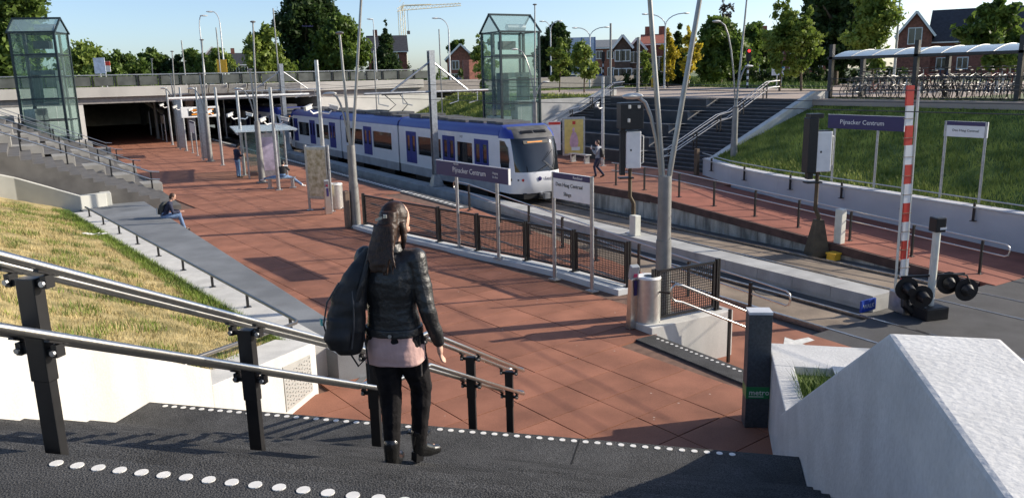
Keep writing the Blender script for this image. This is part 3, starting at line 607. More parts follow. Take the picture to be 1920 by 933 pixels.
MB().obox(Q(1.1,-.25,1.2), (.9,.12,2.2), sx).build('poster_case', galv, sh); MB().obox(Q(1.1,-.32,1.25), (.75,.01,1.7), sx).build('poster', M('poster_lilac', (.45,.40,.50), .4, var=.3, scale=3), sh)
bench(Q(1.3,2.0,0), sy, 'steel bench inside the glass shelter', 2.2)
bd = thing('departure_display', 'orange lettered departure display hung from a white beam over platform', 'display', ony(375,210,62)); c = ony(375,210,60)
MB().obox(c, (2.6,.25,.75), (1,0,0)).build('case', white_p, bd, bevel=.03); MB().obox(c+Vector((.15,-.13,0)), (1.9,.02,.5)).build('screen', blackm, bd)
for k in range(3): MB().obox(c+Vector((.15,-.145,.15-k*.15)), (1.5-.3*(k%2),.006,.08)).build('text_row', M('amber', (.9,.3,.02), .5), bd)
MB().tube([c+Vector((-1.2,0,.4)), c+Vector((-1.2,0,1.0))], .06, 8).tube([c+Vector((1.2,0,.4)), c+Vector((1.2,0,1.0))], .06, 8).tube([c+Vector((-2,0,1.0)), c+Vector((8,0,1.0))], .09, 10).build('beam', white_p, bd, smooth=40)
o = thing('leaning_tube', 'pale slanting tube on a short post at the tunnel mouth', 'pole', onz(284,254,0)); p = onz(284,254,0); MB().tube([p, p+Vector((0,0,2.3))], .09, 10).build('post', galv, o); MB().tube([p+Vector((1.2,-.5,2.1)), p+Vector((-1.2,.6,4.0))], .16, 10).build('tube', cream_p, o, smooth=40)

# ------------------------------------------------------------------ catenary masts
def mast(x, y, h, label, arms):
    t = thing('catenary_mast', label, 'mast', (x,y,-.58)); z = -.58
    MB().box(x-.15,x+.15,y-.14,y-.11,z,z+h).box(x-.15,x+.15,y+.11,y+.14,z,z+h).box(x-.02,x+.02,y-.11,y+.11,z,z+h).build('column', galv, t)
    MB().prism([(x-.4,y-.35),(x+.4,y-.35),(x+.4,y+.35),(x-.4,y+.35)], z, z+.05).loft([[(x-.3,y-.25,z+.05),(x+.3,y-.25,z+.05),(x+.3,y+.25,z+.05),(x-.3,y+.25,z+.05)],[(x-.16,y-.15,z+.6),(x+.16,y-.15,z+.6),(x+.16,y+.15,z+.6),(x-.16,y+.15,z+.6)]]).build('foot', galv, t)
    for l, za in arms:
        MB().tube([(x,y,z+za),(x+l,y,z+za)], .055, 8).tube([(x,y,z+za+1.5),(x+l*.62,y,z+za+.05)], .05, 8).build('cross_arm', galv, t, smooth=40)
        s = 1 if l > 0 else -1
        for k in (.45, .8): MB().tube([(x+l*k,y,z+za),(x+l*k,y,z+za-.5),(x+l*k-.5*s,y,z+za-.62)], .03, 6).build('dropper', galv, t)
    return t
mast(17.5, 36.0, 6.75, 'tall steel catenary mast in front of the train middle car', [(3.2,4.75),(-3.6,4.75)])
mast(17.6, 63.0, 6.75, 'steel catenary mast standing before the second coupled train', [(3.2,4.75),(-3.6,4.75)])
wr = MB()
for x in (15.5, 19.6):
    wr.tube([(x,-30,4.05),(x,36,3.9),(x,63,3.9),(x,100,3.4)], .011, 5); wr.tube([(x,-30,4.75),(x,14,4.35),(x,36,4.6),(x,49,4.3),(x,63,4.6),(x,100,3.7)], .010, 5)
tag(wr.build('overhead_wire', blackm), 'thin black overhead contact wires above the two tracks', 'wire')

# ------------------------------------------------------------------ trains
TX0, TX1 = 18.28, 20.92
def car(par, y0, y1, doors, wins, end=None, detailed=True):
    b = MB().box(TX0+.1, TX1-.1, y0+.02, y1-.02, -.35, 2.15)
    prof = [(TX0+.02,2.18),(TX0,2.2),(TX0+.06,2.42),(TX0+.25,2.6),(TX0+.6,2.66),(TX1-.6,2.66),(TX1-.25,2.6),(TX1-.06,2.42),(TX1,2.2),(TX1-.02,2.18)]
    b.build('interior', M('train_interior', (.06,.05,.045), .8, var=.5, scale=1.5), par)
    MB().profile(prof, y0, y1, 'y').build('roof', blue_t, par, smooth=40)
    op = sorted([(a,c,.22,1.93,'d') for a, c in doors]+[(a,c,.72,1.72,'w') for a, c in wins]); 
    for xs, s in ((TX0,1),(TX1,-1)):
        xa, xb = (xs, xs+.07) if s > 0 else (xs-.07, xs); y = y0; sides = MB(); sk = MB()
        for a, c, z0, z1, k in op:
            if a > y+.01: sides.box(xa, xb, y, a, .05, 2.19)
            sides.box(xa, xb, a, c, z1, 2.19)
            if z0 > .06: sides.box(xa, xb, a, c, .05 if k == 'w' else .05, z0)
            y = c
        if y1 > y+.01: sides.box(xa, xb, y, y1, .05, 2.19)
        sk.box(xa+.01*s, xb+.01*s, y0+.05, y1-.05, -.42, .049)
        sides.build('side', body_w, par); sk.build('skirt', skirt_g, par)
    for xs, s in ((TX0,1),(TX1,-1)):
        if s < 0 and not detailed: continue
        for a, c, z0, z1, k in op:
            if k == 'w': MB().box(min(xs+s*.035,xs+s*.05), max(xs+s*.035,xs+s*.05), a, c, z0, z1).build('window', clear_t, par)
            else:
                m_ = (a+c)/2; d = MB()
                for p, q in ((a+.02,m_-.012),(m_+.012,c-.02)):
                    xa, xb = sorted((xs-s*.008, xs+s*.04)); gl = .15
                    d.box(xa,xb,p,q,.2,.85).box(xa,xb,p,q,1.72,1.95).box(xa,xb,p,p+gl,.85,1.72).box(xa,xb,q-gl,q,.85,1.72)
                do = d.build('door', door_b, par)
                for p, q in ((a+.17,m_-.162),(m_+.162,c-.17)): MB().box(min(xs+s*.01,xs+s*.02), max(xs+s*.01,xs+s*.02), p, q, .85, 1.72).build('pane', dark_g, do)
    q = MB(); random.seed(int(y0)); y = y0+.4
    while y < y1-1.2:
        l = random.uniform(.7,1.9); l = min(l, y1-.3-y); hh = random.uniform(.06,.2); q.box(TX0+.45+random.uniform(0,.2), TX1-.45-random.uniform(0,.2), y, y+l, 2.63, 2.68+hh); y += l+random.uniform(.05,.3)
    q.build('roof_equipment', roof_d, par)
    for yb in (y0+(y1-y0)*.22, y0+(y1-y0)*.75): MB().box(TX0+.15, TX1-.15, yb-1.1, yb+1.1, -.8, -.4).build('bogie', blackm, par)
clear_t = glass('train_window', (.016,.018,.02), .05, .72)
t1 = thing('metro_train', 'white and blue metro train standing at far platform, cab end facing', 'train', (19.6, 47, RAIL))
car(t1, 31.0, 42.25, [(31.9,33.3),(35.3,36.7),(39.9,41.3)], [(33.5,35.1),(36.9,39.7)])
car(t1, 42.45, 52.0, [(46.5,47.9)], [(43.4,46.3),(48.1,51.2)])
car(t1, 52.2, 63.2, [(53.2,54.5),(57.7,59.0),(62.0,63.1)], [(54.7,57.5),(59.2,61.8)])
for y in (42.25, 52.0): MB().box(TX0+.12, TX1-.12, y, y+.2, -.3, 2.5).build('bellows', blackm, t1)
# cab: lofted nose
def nose(par, y0, d):      # d = +1: nose runs towards -y
    sec = [(0,0,0,2.66),(.35,0,0,2.64),(.8,.03,.0,2.52),(1.15,.10,.0,2.28),(1.5,.17,.02,1.6),(1.72,.24,.06,.75),(1.78,.28,.1,.2),(1.66,.32,.12,-.32)]
    W = TX1-TX0; cx = (TX0+TX1)/2
    # front surface as profile in y over height, with rounded plan
    zs = [-.36,-.1,.25,.62,1.0,1.4,1.85,2.1,2.3,2.48,2.6,2.66]; ff = [1.50,1.66,1.72,1.66,1.56,1.44,1.28,1.16,1.0,.72,.4,.0]
    rings = []
    for z, f in zip(zs, ff):
        hw = W/2-(0 if z < 2.2 else (z-2.2)*.35)-.004; P = []
        for k in range(17):
            a = -1+2*k/16; x = cx+hw*math.copysign(min(1, abs(a)**.75), a); e = f*(1-abs(a)**3.2*.42); P.append((x, y0-d*e, z))
        P = [(cx-hw, y0, z)]+P+[(cx+hw, y0, z)]; rings.append(P)
    m_ = MB()
    n = len(rings[0]); base = 0
    for r in rings: m_.v += r
    for k in range(len(rings)-1):
        for i in range(n-1): m_.f.append((k*n+i, k*n+i+1, (k+1)*n+i+1, (k+1)*n+i))
    for fi, (k, i) in enumerate((k, i) for k in range(len(rings)-1) for i in range(n-1)): pass
    me = m_.mesh('cab'); o = link('cab', me, body_w, par, smooth=50); me.materials.append(dark_g); me.materials.append(blue_t); me.materials.append(roof_d)
    for p in me.polygons:
        c = p.center; e = abs(c.x-cx)/(W/2)
        if .66 < c.z < 2.12 and e < .93 and abs(c.y-y0) > .55: p.material_index = 1
        if c.z >= 2.12: p.material_index = 3 if e < .78 else 2
        if c.z > 2.12 and abs(c.y-y0) < .35: p.material_index = 2
    # cab side window, lamps, logo, wiper, grille, display, coupler
    for s, xs in ((1,TX0),(-1,TX1)):
        pr = [(y0-d*q, z) for q, z in ((.15,2.0),(.55,1.98),(.82,1.7),(.92,1.2),(.88,.5),(.6,.12),(.28,.5),(.15,1.0))]
        xa, xb = xs-s*.012, xs+s*.02; MB().loft([[(xa,y,z) for y, z in pr],[(xb,y,z) for y, z in pr]]).build('side_window', dark_g, o)
        for k, col in ((.98,dark_g),(.80,blackm),(.66,M('tail_red',(.30,.02,.02),.3))):
            a = k; e = 1.73*(1-a**3.2*.42); x = cx-s*(W/2)*a**.75; MB().tube([(x,y0-d*(e-.05),.28),(x,y0-d*(e+.012),.28)], .06 if k != .8 else .035, 12).build('lamp', col, o)
    MB().obox((cx-.1, y0-d*1.24, 1.93), (1.3,.03,.16), (1,0,0), (0,d*.45,1)).build('route_display', blackm, o); MB().obox((cx-.15, y0-d*1.26, 1.93), (.8,.03,.05), (1,0,0), (0,d*.45,1)).build('route_text', M('amber', (.9,.3,.02), .5), o)
    for sx_ in (-.36,.36): 
        g_ = MB()
        for k in range(9): g_.obox((cx+sx_-.28+k*.07, y0-d*.93, 2.37), (.03,.03,.2), (1,0,0), (0,d*1.6,1))
        g_.build('grille', blackm, o)
    MB().tube([(cx+.55,y0-d*1.72,.68),(cx+.1,y0-d*1.60,1.1),(cx+.62,y0-d*1.52,1.55)], .014, 6).tube([(cx-.2,y0-d*1.76,.70),(cx+.35,y0-d*1.66,.92)], .012, 6).build('wiper', blackm, o)
    text('lettering', 'RandstadRail', .17, (cx+.05, y0-d*1.745, .26) if d > 0 else (cx, y0, 9), (1,-.02,0), (0,0.05,1), sign_b, o)
    MB().ell((cx-.2,y0-d*1.735,.32), (.10,.02,.10), 12, 8).build('logo', sign_b, o)
    MB().box(cx-.9,cx+.9,min(y0-d*1.45,y0),max(y0-d*1.45,y0),-.6,-.33).build('underframe', blackm, par); MB().tube([(cx,y0-d*1.2,-.45),(cx,y0-d*1.95,-.45)], .09, 10).obox((cx,y0-d*1.95,-.45), (.3,.16,.26)).build('coupler', galv, par)
nose(t1, 31.0, 1)
nose(t1, 63.2, -1)
text('lettering', '5127', .16, (TX0-.004, 34.75, 1.93), (0,-1,0), (0,0,1), blackm, t1)
t2 = thing('metro_train', 'second blue and white train coupled behind, running under the bridge', 'train', (19.6, 75, RAIL))
nose(t2, 68.2, 1)
car(t2, 68.2, 79.5, [(69.0,70.3),(73.2,74.6),(77.6,78.9)], [(70.6,73.0),(74.8,77.4)], detailed=False); car(t2, 79.7, 90, [(84,85.4)], [(81,83.6),(86,89)], detailed=False)
pg = MB(); 
for s in (-.5,.5): pg.tube([(19.6+s,46,2.75),(19.6+s*.8,44.6,3.3),(19.6+s,46.0,3.88)], .03, 6)
pg.tube([(18.9,46,3.88),(20.3,46,3.88)], .035, 6); pg.build('pantograph', blackm, t1)

# ------------------------------------------------------------------ signals, crossing barrier
def signal(loc, h0, label, big):
    t = thing('track_signal', label, 'signal', loc); x, y, z = loc; u = Vector((.90,-.43,0)); v = Vector((.43,.9,0)); P = Vector(loc)
    brown = M('brown_pole', (.10,.075,.045), .6, .3, var=.25)
    MB().tube([P, P+Vector((0,0,.9)), P+Vector((0,0,h0*.45)), P+Vector((0,0,h0*.45+.25))-u*.13, P+Vector((0,0,h0))-u*.13], [.08,.075,.07,.065,.06], 10).build('pole', brown, t, smooth=40)
    if big: MB().prism([(x-.2,y-.2),(x+.2,y-.2),(x+.2,y+.2),(x-.2,y+.2)], z, z+.03).build('base_plate', galv, t)
    else: MB().loft([[P+u*a*.3+v*b*.3 for a, b in((-1,-1),(1,-1),(1,1),(-1,1))],[P+u*a*.12+v*b*.12+Vector((0,0,1.15)) for a, b in((-1,-1),(1,-1),(1,1),(-1,1))]]).build('footing', brown, t)
    c = P-u*.13+Vector((0,0,h0+.55)); MB().obox(c-u*.28, (.16,.22,1.7), u).obox(c-u*.15+Vector((0,0,-.95)), (.5,.3,.05), u).obox(c-u*.05+Vector((0,0,.62)), (.7,.3,.05), u).build('bracket', blackm, t)
    b = MB().obox(c+u*.08, (.52,.34,1.25), u).build('white_box', white_p, t, bevel=.04); MB().tube([c+u*.34+Vector((0,0,.5)), c+u*.46+Vector((0,0,.45)), c+u*.46+Vector((0,0,-.45)), c+u*.34+Vector((0,0,-.5))], .018, 6).build('handle', galv, b); MB().obox(c-v*.175-u*.02, (.05,.012,.06), u).build('lock', blackm, b)
    if big:
        k = MB().obox(c+Vector((0,0,1.15))-u*.02, (.78,.62,.86), u).build('lamp_case', blackm, t, bevel=.02)
        for a, zz in ((-.12,.3),(.2,.3),(-.14,-.15)): MB().obox(c+Vector((0,0,1.15+zz))+u*a-v*.33, (.09,.06,.13), u).build('fitting', M('fitting_pale', (.7,.68,.6), .4), k, bevel=.02)
    else: MB().obox(c+Vector((0,0,.2))-u*.3, (.3,.4,1.7), u).obox(c+Vector((0,0,1.1))-u*.2, (.42,.36,.14), u).build('lamp_case', blackm, t, bevel=.02)
    return t
signal((17.5, 20.6, -.58), 2.35, 'large black track signal with white box on the island between tracks', True); signal((21.0, 15.75, RAIL-.1), 2.75, 'slim track signal with white box beside the far ramp', False)
tag(MB().box(17.2,17.45,20.15,20.45,-.58,.12).build('track_cabinet', cream_p, bevel=.02), 'cream equipment box at the foot of large track signal', 'cabinet'); tag(MB().box(21.32,21.55,15.15,15.4,-.55,.55).build('track_cabinet', cream_p, bevel=.02), 'tall cream box strapped beside the slim track signal', 'cabinet')
o = thing('track_box', 'small yellow lidded box on the trackbed below slim signal', 'box', (21.0,15.1,-.98)); MB().box(20.82,21.12,14.95,15.25,-.99,-.80).build('body', yellow_p, o, bevel=.02); MB().box(20.80,21.14,14.93,15.27,-.80,-.75).build('lid', yellow_p, o)
bx, by = 17.05, 9.75
t = thing('crossing_barrier', 'raised red and white level crossing barrier arm on black machine', 'barrier', (bx+.35,by+.6,RAIL)); p = Vector((bx+.42, by+.82, RAIL))
ln = (Vector((0,0,1))-rgt0*.055).normalized(); BX = Vector((1,-.3,0)).normalized()
for k in range(11): MB().obox(p+ln*(.35+k*.45+.225), (.19,.05,.45), BX, ln).build('arm_segment', red_p if k % 2 == 0 else white_p, t)
MB().obox(p+ln*2.75-BX*.13, (.05,.03,4.6), BX, ln).build('arm_edge', cream_p, t); MB().obox(p+ln*2.82+BX*.112, (.03,.06,4.9), BX, ln).build('arm_edge', cream_p, t)
for k in range(10): MB().obox(p+ln*(.6+k*.44), (.26,.07,.012), BX, ln).build('clip', M('clip_rust', (.3,.22,.15), .7), t)
MB().obox((p.x-.1,p.y-.1,p.z+.25), (.55,.5,.5), (1,-.3,0)).build('machine', galv, t, bevel=.03); MB().obox((bx+.3,by+.1,RAIL+.14), (.62,.5,.3), (1,-.3,0)).build('base_box', blackm, t, bevel=.03)
MB().tube([(p.x-.3,p.y-.2,p.z+.6),(p.x-.42,p.y-.3,p.z+.25),(p.x-.2,p.y-.5,p.z+.0),(p.x,p.y-.7,p.z-.1)], .11, 10).build('counterweight_arm', blackm, t, smooth=40)
t = thing('crossing_lights', 'cream post with black round flashing lights at the level crossing', 'warning light', (bx,by,RAIL)); q = Vector((bx+.32, by+.12, RAIL))
MB().tube([q, q+Vector((0,0,2.05))], .085, 14).build('post', cream_p, t, smooth=40); MB().obox(q+Vector((0,0,2.2)), (.26,.26,.34), (1,-.4,0)).build('bell_box', blackm, t, bevel=.03); MB().obox(q+Vector((0,-.14,2.12)), (.16,.02,.05), (1,-.4,0)).build('label', white_p, t)
u = Vector((.85,-.5,0)); v = Vector((-.5,-.85,0)); MB().beam(q-u*.75+Vector((0,0,.98)), q+u*.75+Vector((0,0,1.02)), .04, .05).tube([q+u*.4+v*.1+Vector((0,0,1.05)), q+u*.75+v*.1+Vector((0,0,1.0)), q+u*.85+v*.1+Vector((0,0,.8))], .02, 6).build('bracket', blackm, t)
for s, dz, dv in ((-.62,.72,.05),(-.33,.55,.18),(.45,.78,-.1),(.78,.66,.1)):
    c = q+u*s+v*dv+Vector((0,0,dz)); a = v if s < 0 else -v
    o = MB().tube([c, c+a*.02], [.27,.27], 20).tube([c-a*.16, c-a*.02], [.08,.15], 14).build('backboard', blackm, t, smooth=40)
    MB().tube([c+a*.02, c+a*.05], [.12,.11], 14).build('lens', M('lens_dark', (.03,.012,.012), .2), o); MB().tube([c+a*.02+Vector((0,0,.02)), c+a*.25+Vector((0,0,-.02))], [.14,.10], 12).build('hood', blackm, o, smooth=40)
t = thing('track_sign', 'small blue and white lettered sign at the end of island kerb', 'sign', (16.4,10.9,RAIL)); MB().box(16.35,16.9,10.92,10.97,RAIL+.02,RAIL+.30).build('plate', M('sign_royal', (.02,.06,.35), .4), t); text('lettering', 'WALK', .15, (16.4,10.915,RAIL+.1), (1,0,0), (0,0,1), white_p, t)
structure(MB().tube([(16.35,13.6,RAIL-.055),(16.35,13.6,RAIL-.05)], .42, 20).build('manhole', track_d))

# ------------------------------------------------------------------ bridge
br = thing('road_bridge', 'concrete road bridge crossing over the station with dark panelled railing', 'bridge', (13,70,0))
pc = M('bridge_concrete', (.52,.50,.46), .85, var=.12, scale=.5, streak=(1,1,.3))
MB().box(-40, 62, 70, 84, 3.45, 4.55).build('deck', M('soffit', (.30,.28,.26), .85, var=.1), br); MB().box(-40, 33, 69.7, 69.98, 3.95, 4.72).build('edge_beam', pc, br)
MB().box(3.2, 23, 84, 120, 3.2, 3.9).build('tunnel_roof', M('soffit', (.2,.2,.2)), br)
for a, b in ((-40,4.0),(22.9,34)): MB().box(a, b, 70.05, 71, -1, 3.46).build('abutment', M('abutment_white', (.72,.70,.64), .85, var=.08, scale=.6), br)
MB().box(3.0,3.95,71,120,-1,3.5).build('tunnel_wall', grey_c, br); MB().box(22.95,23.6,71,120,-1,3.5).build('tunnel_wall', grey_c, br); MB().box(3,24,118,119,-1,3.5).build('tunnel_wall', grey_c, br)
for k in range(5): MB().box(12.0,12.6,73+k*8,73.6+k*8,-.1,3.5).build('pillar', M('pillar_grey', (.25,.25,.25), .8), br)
rp = M('railing_panel', (.10,.11,.10), .6, .2, var=.3, scale=1.5)
for k in range(31):
    x = -16+k*1.6
    if x > 33: break
    MB().box(x,x+.12,69.72,69.84,4.7,5.62).build('railing_post', blackm, br); MB().box(x+.18,x+1.54,69.76,69.79,4.8,5.5).build('railing_panel', rp, br)
MB().box(-16,33,69.7,69.9,5.58,5.66).build('top_rail', galv, br)
for k in range(6):
    x = 11.8+k*1.55; MB().obox((x+.7, 69.35, 4.35), (1.38,.06,.75), (1,0,0), (0,-.45,1)).build('canopy_panel', M('canopy_cream', (.45,.44,.40), .6, var=.15), br); MB().beam((x-.06,69.6,4.1),(x-.06,69.1,4.75),.06,.10).build('canopy_bracket', blackm, br)
MB().prism([(62,70),(62,84),(100,96),(100,60)], 3.2, 3.34).build('approach', asphalt, br)
structure(MB().add([(28.2,46,0),(28.2,70,0),(36.6,70,3.3),(36.6,46,3.3)], [(0,3,2,1)]).build('side_bank', soil_gr)); structure(MB().box(28.15,28.3,46,70,-1,.02).build('bank_kerb', grey_c))
tag(stuff(blades('side_bank_grass', lambda: (lambda a: (28.3+a*8.2, random.uniform(46.5,69.5), 3.3*a))(random.random()), 25000, .22, .03, MATS['bank_blade'])), 'green grass on the slope beside the glass lift', 'grass')

# ------------------------------------------------------------------ left tribune
tr = structure(MB().box(-4.6, -4.5, 34, 66, 2.5, 3.3).build('left_terrace', grey_c))
tread_g = M('terrace_step', (.11,.105,.10), .85, var=.2, scale=2); seat_g = M('terrace_seat', (.27,.265,.25), .85, var=.12, scale=1.5)
for k in range(20):
    x1 = 4.85-.37*k; z = .165*(k+1) if k else .165
    MB().box(-4.5, x1, 33.2, 64, z-.165 if k else -.3, z).build('step', tread_g, tr)
for j, (y, wd) in enumerate(((38.6,1.3), (48.2,1.5), (62.6,1.4))):
    for k in range(7):
        x1 = 4.95-1.11*k; MB().box(x1-1.11, x1, y, y+wd, -.3, .5*(k+1)-.02).build('seat_block', seat_g, tr, bevel=.015)
for i, (y, lab) in enumerate(((38.0,'pale steel handrail down the near side of the left terrace steps'),(44.5,'handrail in the middle of left terrace steps'),(53,'handrail on dark posts among the upper left terrace steps'),(59.5,'handrail on the tunnel side of left terrace steps'))):
    handrail('terrace_handrail', lab, [(-3.2,y,3.55),(4.4,y,.17),(4.8,y,.12)], [(x,y,max(0,(4.85-x)*.446)) for x in (4.45,2.9,1.3,-.3,-1.9)], .92, dz=.34, loop1=False, r=.035 if i == 0 else .022)
pp = thing('terrace_parapet', 'pale concrete parapet between dry grass bank and left terrace', 'wall', (0,33,0))
pts = [(-5.5,33.4,3.3),(-.6,33.0,1.75),(1.35,32.3,.98),(2.2,32.6,.98)]
m_ = MB(); m_.loft([[(x-.0,y-.18,z-2.2),(x,y+.18,z-2.2),(x,y+.18,z),(x,y-.18,z)] for x, y, z in pts]); m_.build('wall_body', M('parapet_pale', (.50,.50,.46), .85, var=.12, scale=1), pp, bevel=.02)
MB().box(2.02,2.38,32.6,34,-.3,.95).build('return_wall', MATS['parapet_pale'], pp, bevel=.02)
structure(MB().box(-20,-4.5,30,70,ST-.1,ST+.01).build('left_pavement', paving))

# ------------------------------------------------------------------ glass lifts
def lift(c, rz, L, W, z0, ze, zr, label):
    t = thing('glass_lift', label, 'lift tower', (c[0],c[1],z0), rz, world=False); fr = M('lift_frame', (.03,.045,.05), .4, .4, var=.2); H = ze-z0; Rg = zr-z0
    for x in (-L/2, L/2):
        for y in (-W/2, W/2): MB().box(x-.07,x+.07,y-.07,y+.07,0,H).build('corner_post', fr, t)
    nz = 5
    for k in range(nz+1):
        z = H*k/nz; f = MB()
        for y in (-W/2, W/2): f.box(-L/2,L/2,y-.04,y+.04,z-.04,z+.04)
        for x in (-L/2, L/2): f.box(x-.04,x+.04,-W/2,W/2,z-.04,z+.04)
        f.build('frame_ring', fr, t)
    f = MB()
    for y in (-W/2, W/2): f.beam((-L/2-.1,0,Rg),( -L/2-.1,y*1.08,H),.1,.1).beam((L/2+.1,0,Rg),(L/2+.1,y*1.08,H),.1,.1)
    f.beam((-L/2-.15,0,Rg),(L/2+.15,0,Rg),.12,.12); 
    for y in (-W/2*1.08, W/2*1.08): f.beam((-L/2-.15,y,H),(L/2+.15,y,H),.12,.12)
    f.build('roof_frame', fr, t)
    for k in range(nz):
        z0_, z1_ = H*k/nz+.05, H*(k+1)/nz-.05
        for y in (-W/2, W/2):
            for a in (-1, 1): MB().box(min(0.02*a,a*(L/2-.08)),max(.02*a,a*(L/2-.08)),y-.012,y+.012,z0_,z1_).build('pane', clear, t)
        for x in (-L/2, L/2): MB().box(x-.012,x+.012,-W/2+.08,W/2-.08,z0_,z1_).build('pane', clear, t)
    for s in (-1, 1): MB().add([(-L/2-.1,0,Rg-.03),(L/2+.1,0,Rg-.03),(L/2+.1,s*W/2*1.08,H),(-L/2-.1,s*W/2*1.08,H)], [(0,1,2,3)]).build('roof_pane', glass('roof_glass', (.35,.50,.52), .03, .45), t)
    MB().tube([(-.2,.1,H+.35),(L/2-.3,.1,H+.35)], .22, 12).build('vent_drum', galv, t, smooth=40)
    cm = M('lift_cabin', (.10,.13,.13), .4, .3, var=.3)
    MB().box(-L*.22,L*.34,-W*.3,W*.36,H*.34,H*.36).box(-L*.22,L*.34,-W*.3,W*.36,H*.62,H*.66).box(-L*.22,-L*.2,-W*.3,W*.36,H*.36,H*.62).box(L*.32,L*.34,-W*.3,W*.36,H*.36,H*.62).build('cabin', cm, t); MB().box(-L*.19,L*.31,-W*.3+.01,-W*.3+.03,H*.37,H*.61).build('cabin_door', clear, t)
    MB().box(-L*.42,-L*.36,W*.1,W*.2,0,H).box(L*.40,L*.44,W*.1,W*.2,0,H).box(-L*.42,L*.44,W*.12,W*.17,H*.78,H*.82).box(-.5,.5,W*.05,W*.35,H*.86,H*.93).build('hoist_frame', M('hoist', (.08,.09,.09), .5, .4), t)
    MB().box(-L/2+.1,-L/2+.8,-W/2+.1,W/2-.1,0.0,2.2).build('door_frame', galv, t)
lift((28.4, 46.2), 0, 3.0, 2.4, 0, 7.65, 8.8, 'glass lift tower with gabled roof beside the black stairs')
lift((1.55, 62.6), R(-22), 2.7, 2.3, 1.2, 8.35, 9.3, 'glass lift tower with gabled roof behind the left terrace')

# ------------------------------------------------------------------ black stairs on the far side
bs = structure(MB().box(35.1,35.2,27.4,45,2.5,3.31).build('black_stairs', far_step)); n = 20; dx = 7.2/n; dz = ST/n
edge = M('step_edge', (.16,.165,.17), .7, var=.2)
def flight(y0, y1):
    for k in range(n):
        x = 28.0+k*dx; MB().box(x, 35.2, y0, y1, dz*k-(.4 if k == 0 else 0), dz*(k+1)).build('step', far_step, bs); MB().box(x-.004, x+.03, y0, y1, dz*(k+1)-.02, dz*(k+1)+.004).build('nosing', edge, bs)
flight(27.4, 33.4); flight(42.2, 44.8)
for k in range(5):
    x = 28.0+k*4*dx; y1 = 42.2; y0 = 33.4-(.0)
    MB().box(x, 35.2, y0, y1, dz*4*k-.3, dz*4*(k+1)-.02).build('seat_block', far_step, bs, bevel=.015); MB().box(x-.005, x+.16, y0, y1, dz*4*(k+1)-.02, dz*4*(k+1)+.01).build('nosing', edge, bs)
    MB().add([(x,33.4,dz*4*(k+1)),(x+.9,33.4,dz*4*(k+1)),(x+.9,33.4-1.0*0-.6,dz*4*(k+1)),(x,33.38,dz*4*k),(x+.9,33.38,dz*4*(k+.6))], [(0,1,2),(0,3,4,1)]).build('seat_end', M('seat_end_grey', (.2,.2,.2), .8), bs)
for y, lab, g_ in ((30.2,'double steel handrail climbing the right half of black stairs',0),(43.6,'double steel handrail climbing the black stairs beside the glass lift',0)):
    for dy in (-.12,.12):
        P = [(27.3,y+dy,0),(27.9,y+dy,.05),(31.4,y+dy,1.62),(32.2,y+dy,1.75),(35.2,y+dy,3.25),(36,y+dy,3.3)]
        handrail('stair_handrail', lab, P, [(x,y+dy,max(0,(x-28)*.458)) for x in (28.1,29.8,31.5,33.2,35)], .95, loop1=False, group='twin handrails on the black stairs', r=.03)
sw = MB(); pr = [(27.6,-.4),(27.6,.62),(28.4,.95),(35.2,3.72),(36.4,3.72),(36.4,-.4)]
for y0, y1, lab in ((44.82,45.12,'white stringer wall sloping between black stairs and glass lift'),(27.0,27.35,'white stringer wall sloping between black stairs and green slope')):
    m_ = MB().loft([[(x,y0,z) for x, z in pr],[(x,y1,z) for x, z in pr]]); tag(m_.build('stringer_wall', white_c, bevel=.01), lab, 'wall')
structure(MB().box(28.2,36.6,45.12,46,-.5,3.2).build('lift_base_wall', grey_c)); structure(MB().box(35.2,36.7,27,46.2,2.6,ST+.008).build('stair_head', paving))
t = thing('poster_case', 'glazed poster case with yellow advert on the far platform', 'advertising panel', (26.9,37.0,0)); u = Vector((.9,-.43,0)); n = Vector((-.43,-.9,0)); c = Vector((26.9,37.0,1.35))
MB().obox(c, (1.3,.16,2.2), u).box(26.8,27.0,36.9,37.1,0,.3).build('case', galv, t, bevel=.02); s = MB().obox(c+n*.085, (1.1,.01,1.95), u).build('poster', M('poster_yellow', (.72,.55,.16), .4, var=.1), t)
MB().obox(c+n*.095+Vector((0,0,.78)), (.18,.008,.18), u).build('red_mark', red_p, s); g_ = MB().ell(c+n*.09+Vector((0,0,.38)), (.12,.02,.15), 10, 6).loft([[c+n*.1+u*a+Vector((0,0,z)) for a in (-w_, w_)]+[c+n*.11+u*a+Vector((0,0,z)) for a in (w_, -w_)] for z, w_ in ((.25,.1),(.0,.2),(-.35,.26),(-.6,.2))]); g_.build('figure', M('poster_figure', (.62,.38,.45), .5), s)
MB().obox(c+n*.095+Vector((0,0,-.7))+u*.1, (.5,.008,.2), u).build('caption', white_p, s)
t = thing('notice_board', 'small white notice board with red header beside the train cab', 'sign', (25.2,36.5,0)); MB().obox((25.2,36.5,1.5), (.7,.08,1.6), u).build('board', white_p, t); MB().obox(Vector((25.2,36.5,2.2))+n*.045, (.66,.01,.15), u).build('header', red_p, t); MB().box(25.15,25.25,36.45,36.55,0,.8).build('leg', galv, t)
cam_pole(Vector((26.2,33.4,0)), 4.7, 'steel camera pole on the far platform beside the walking person', 1)

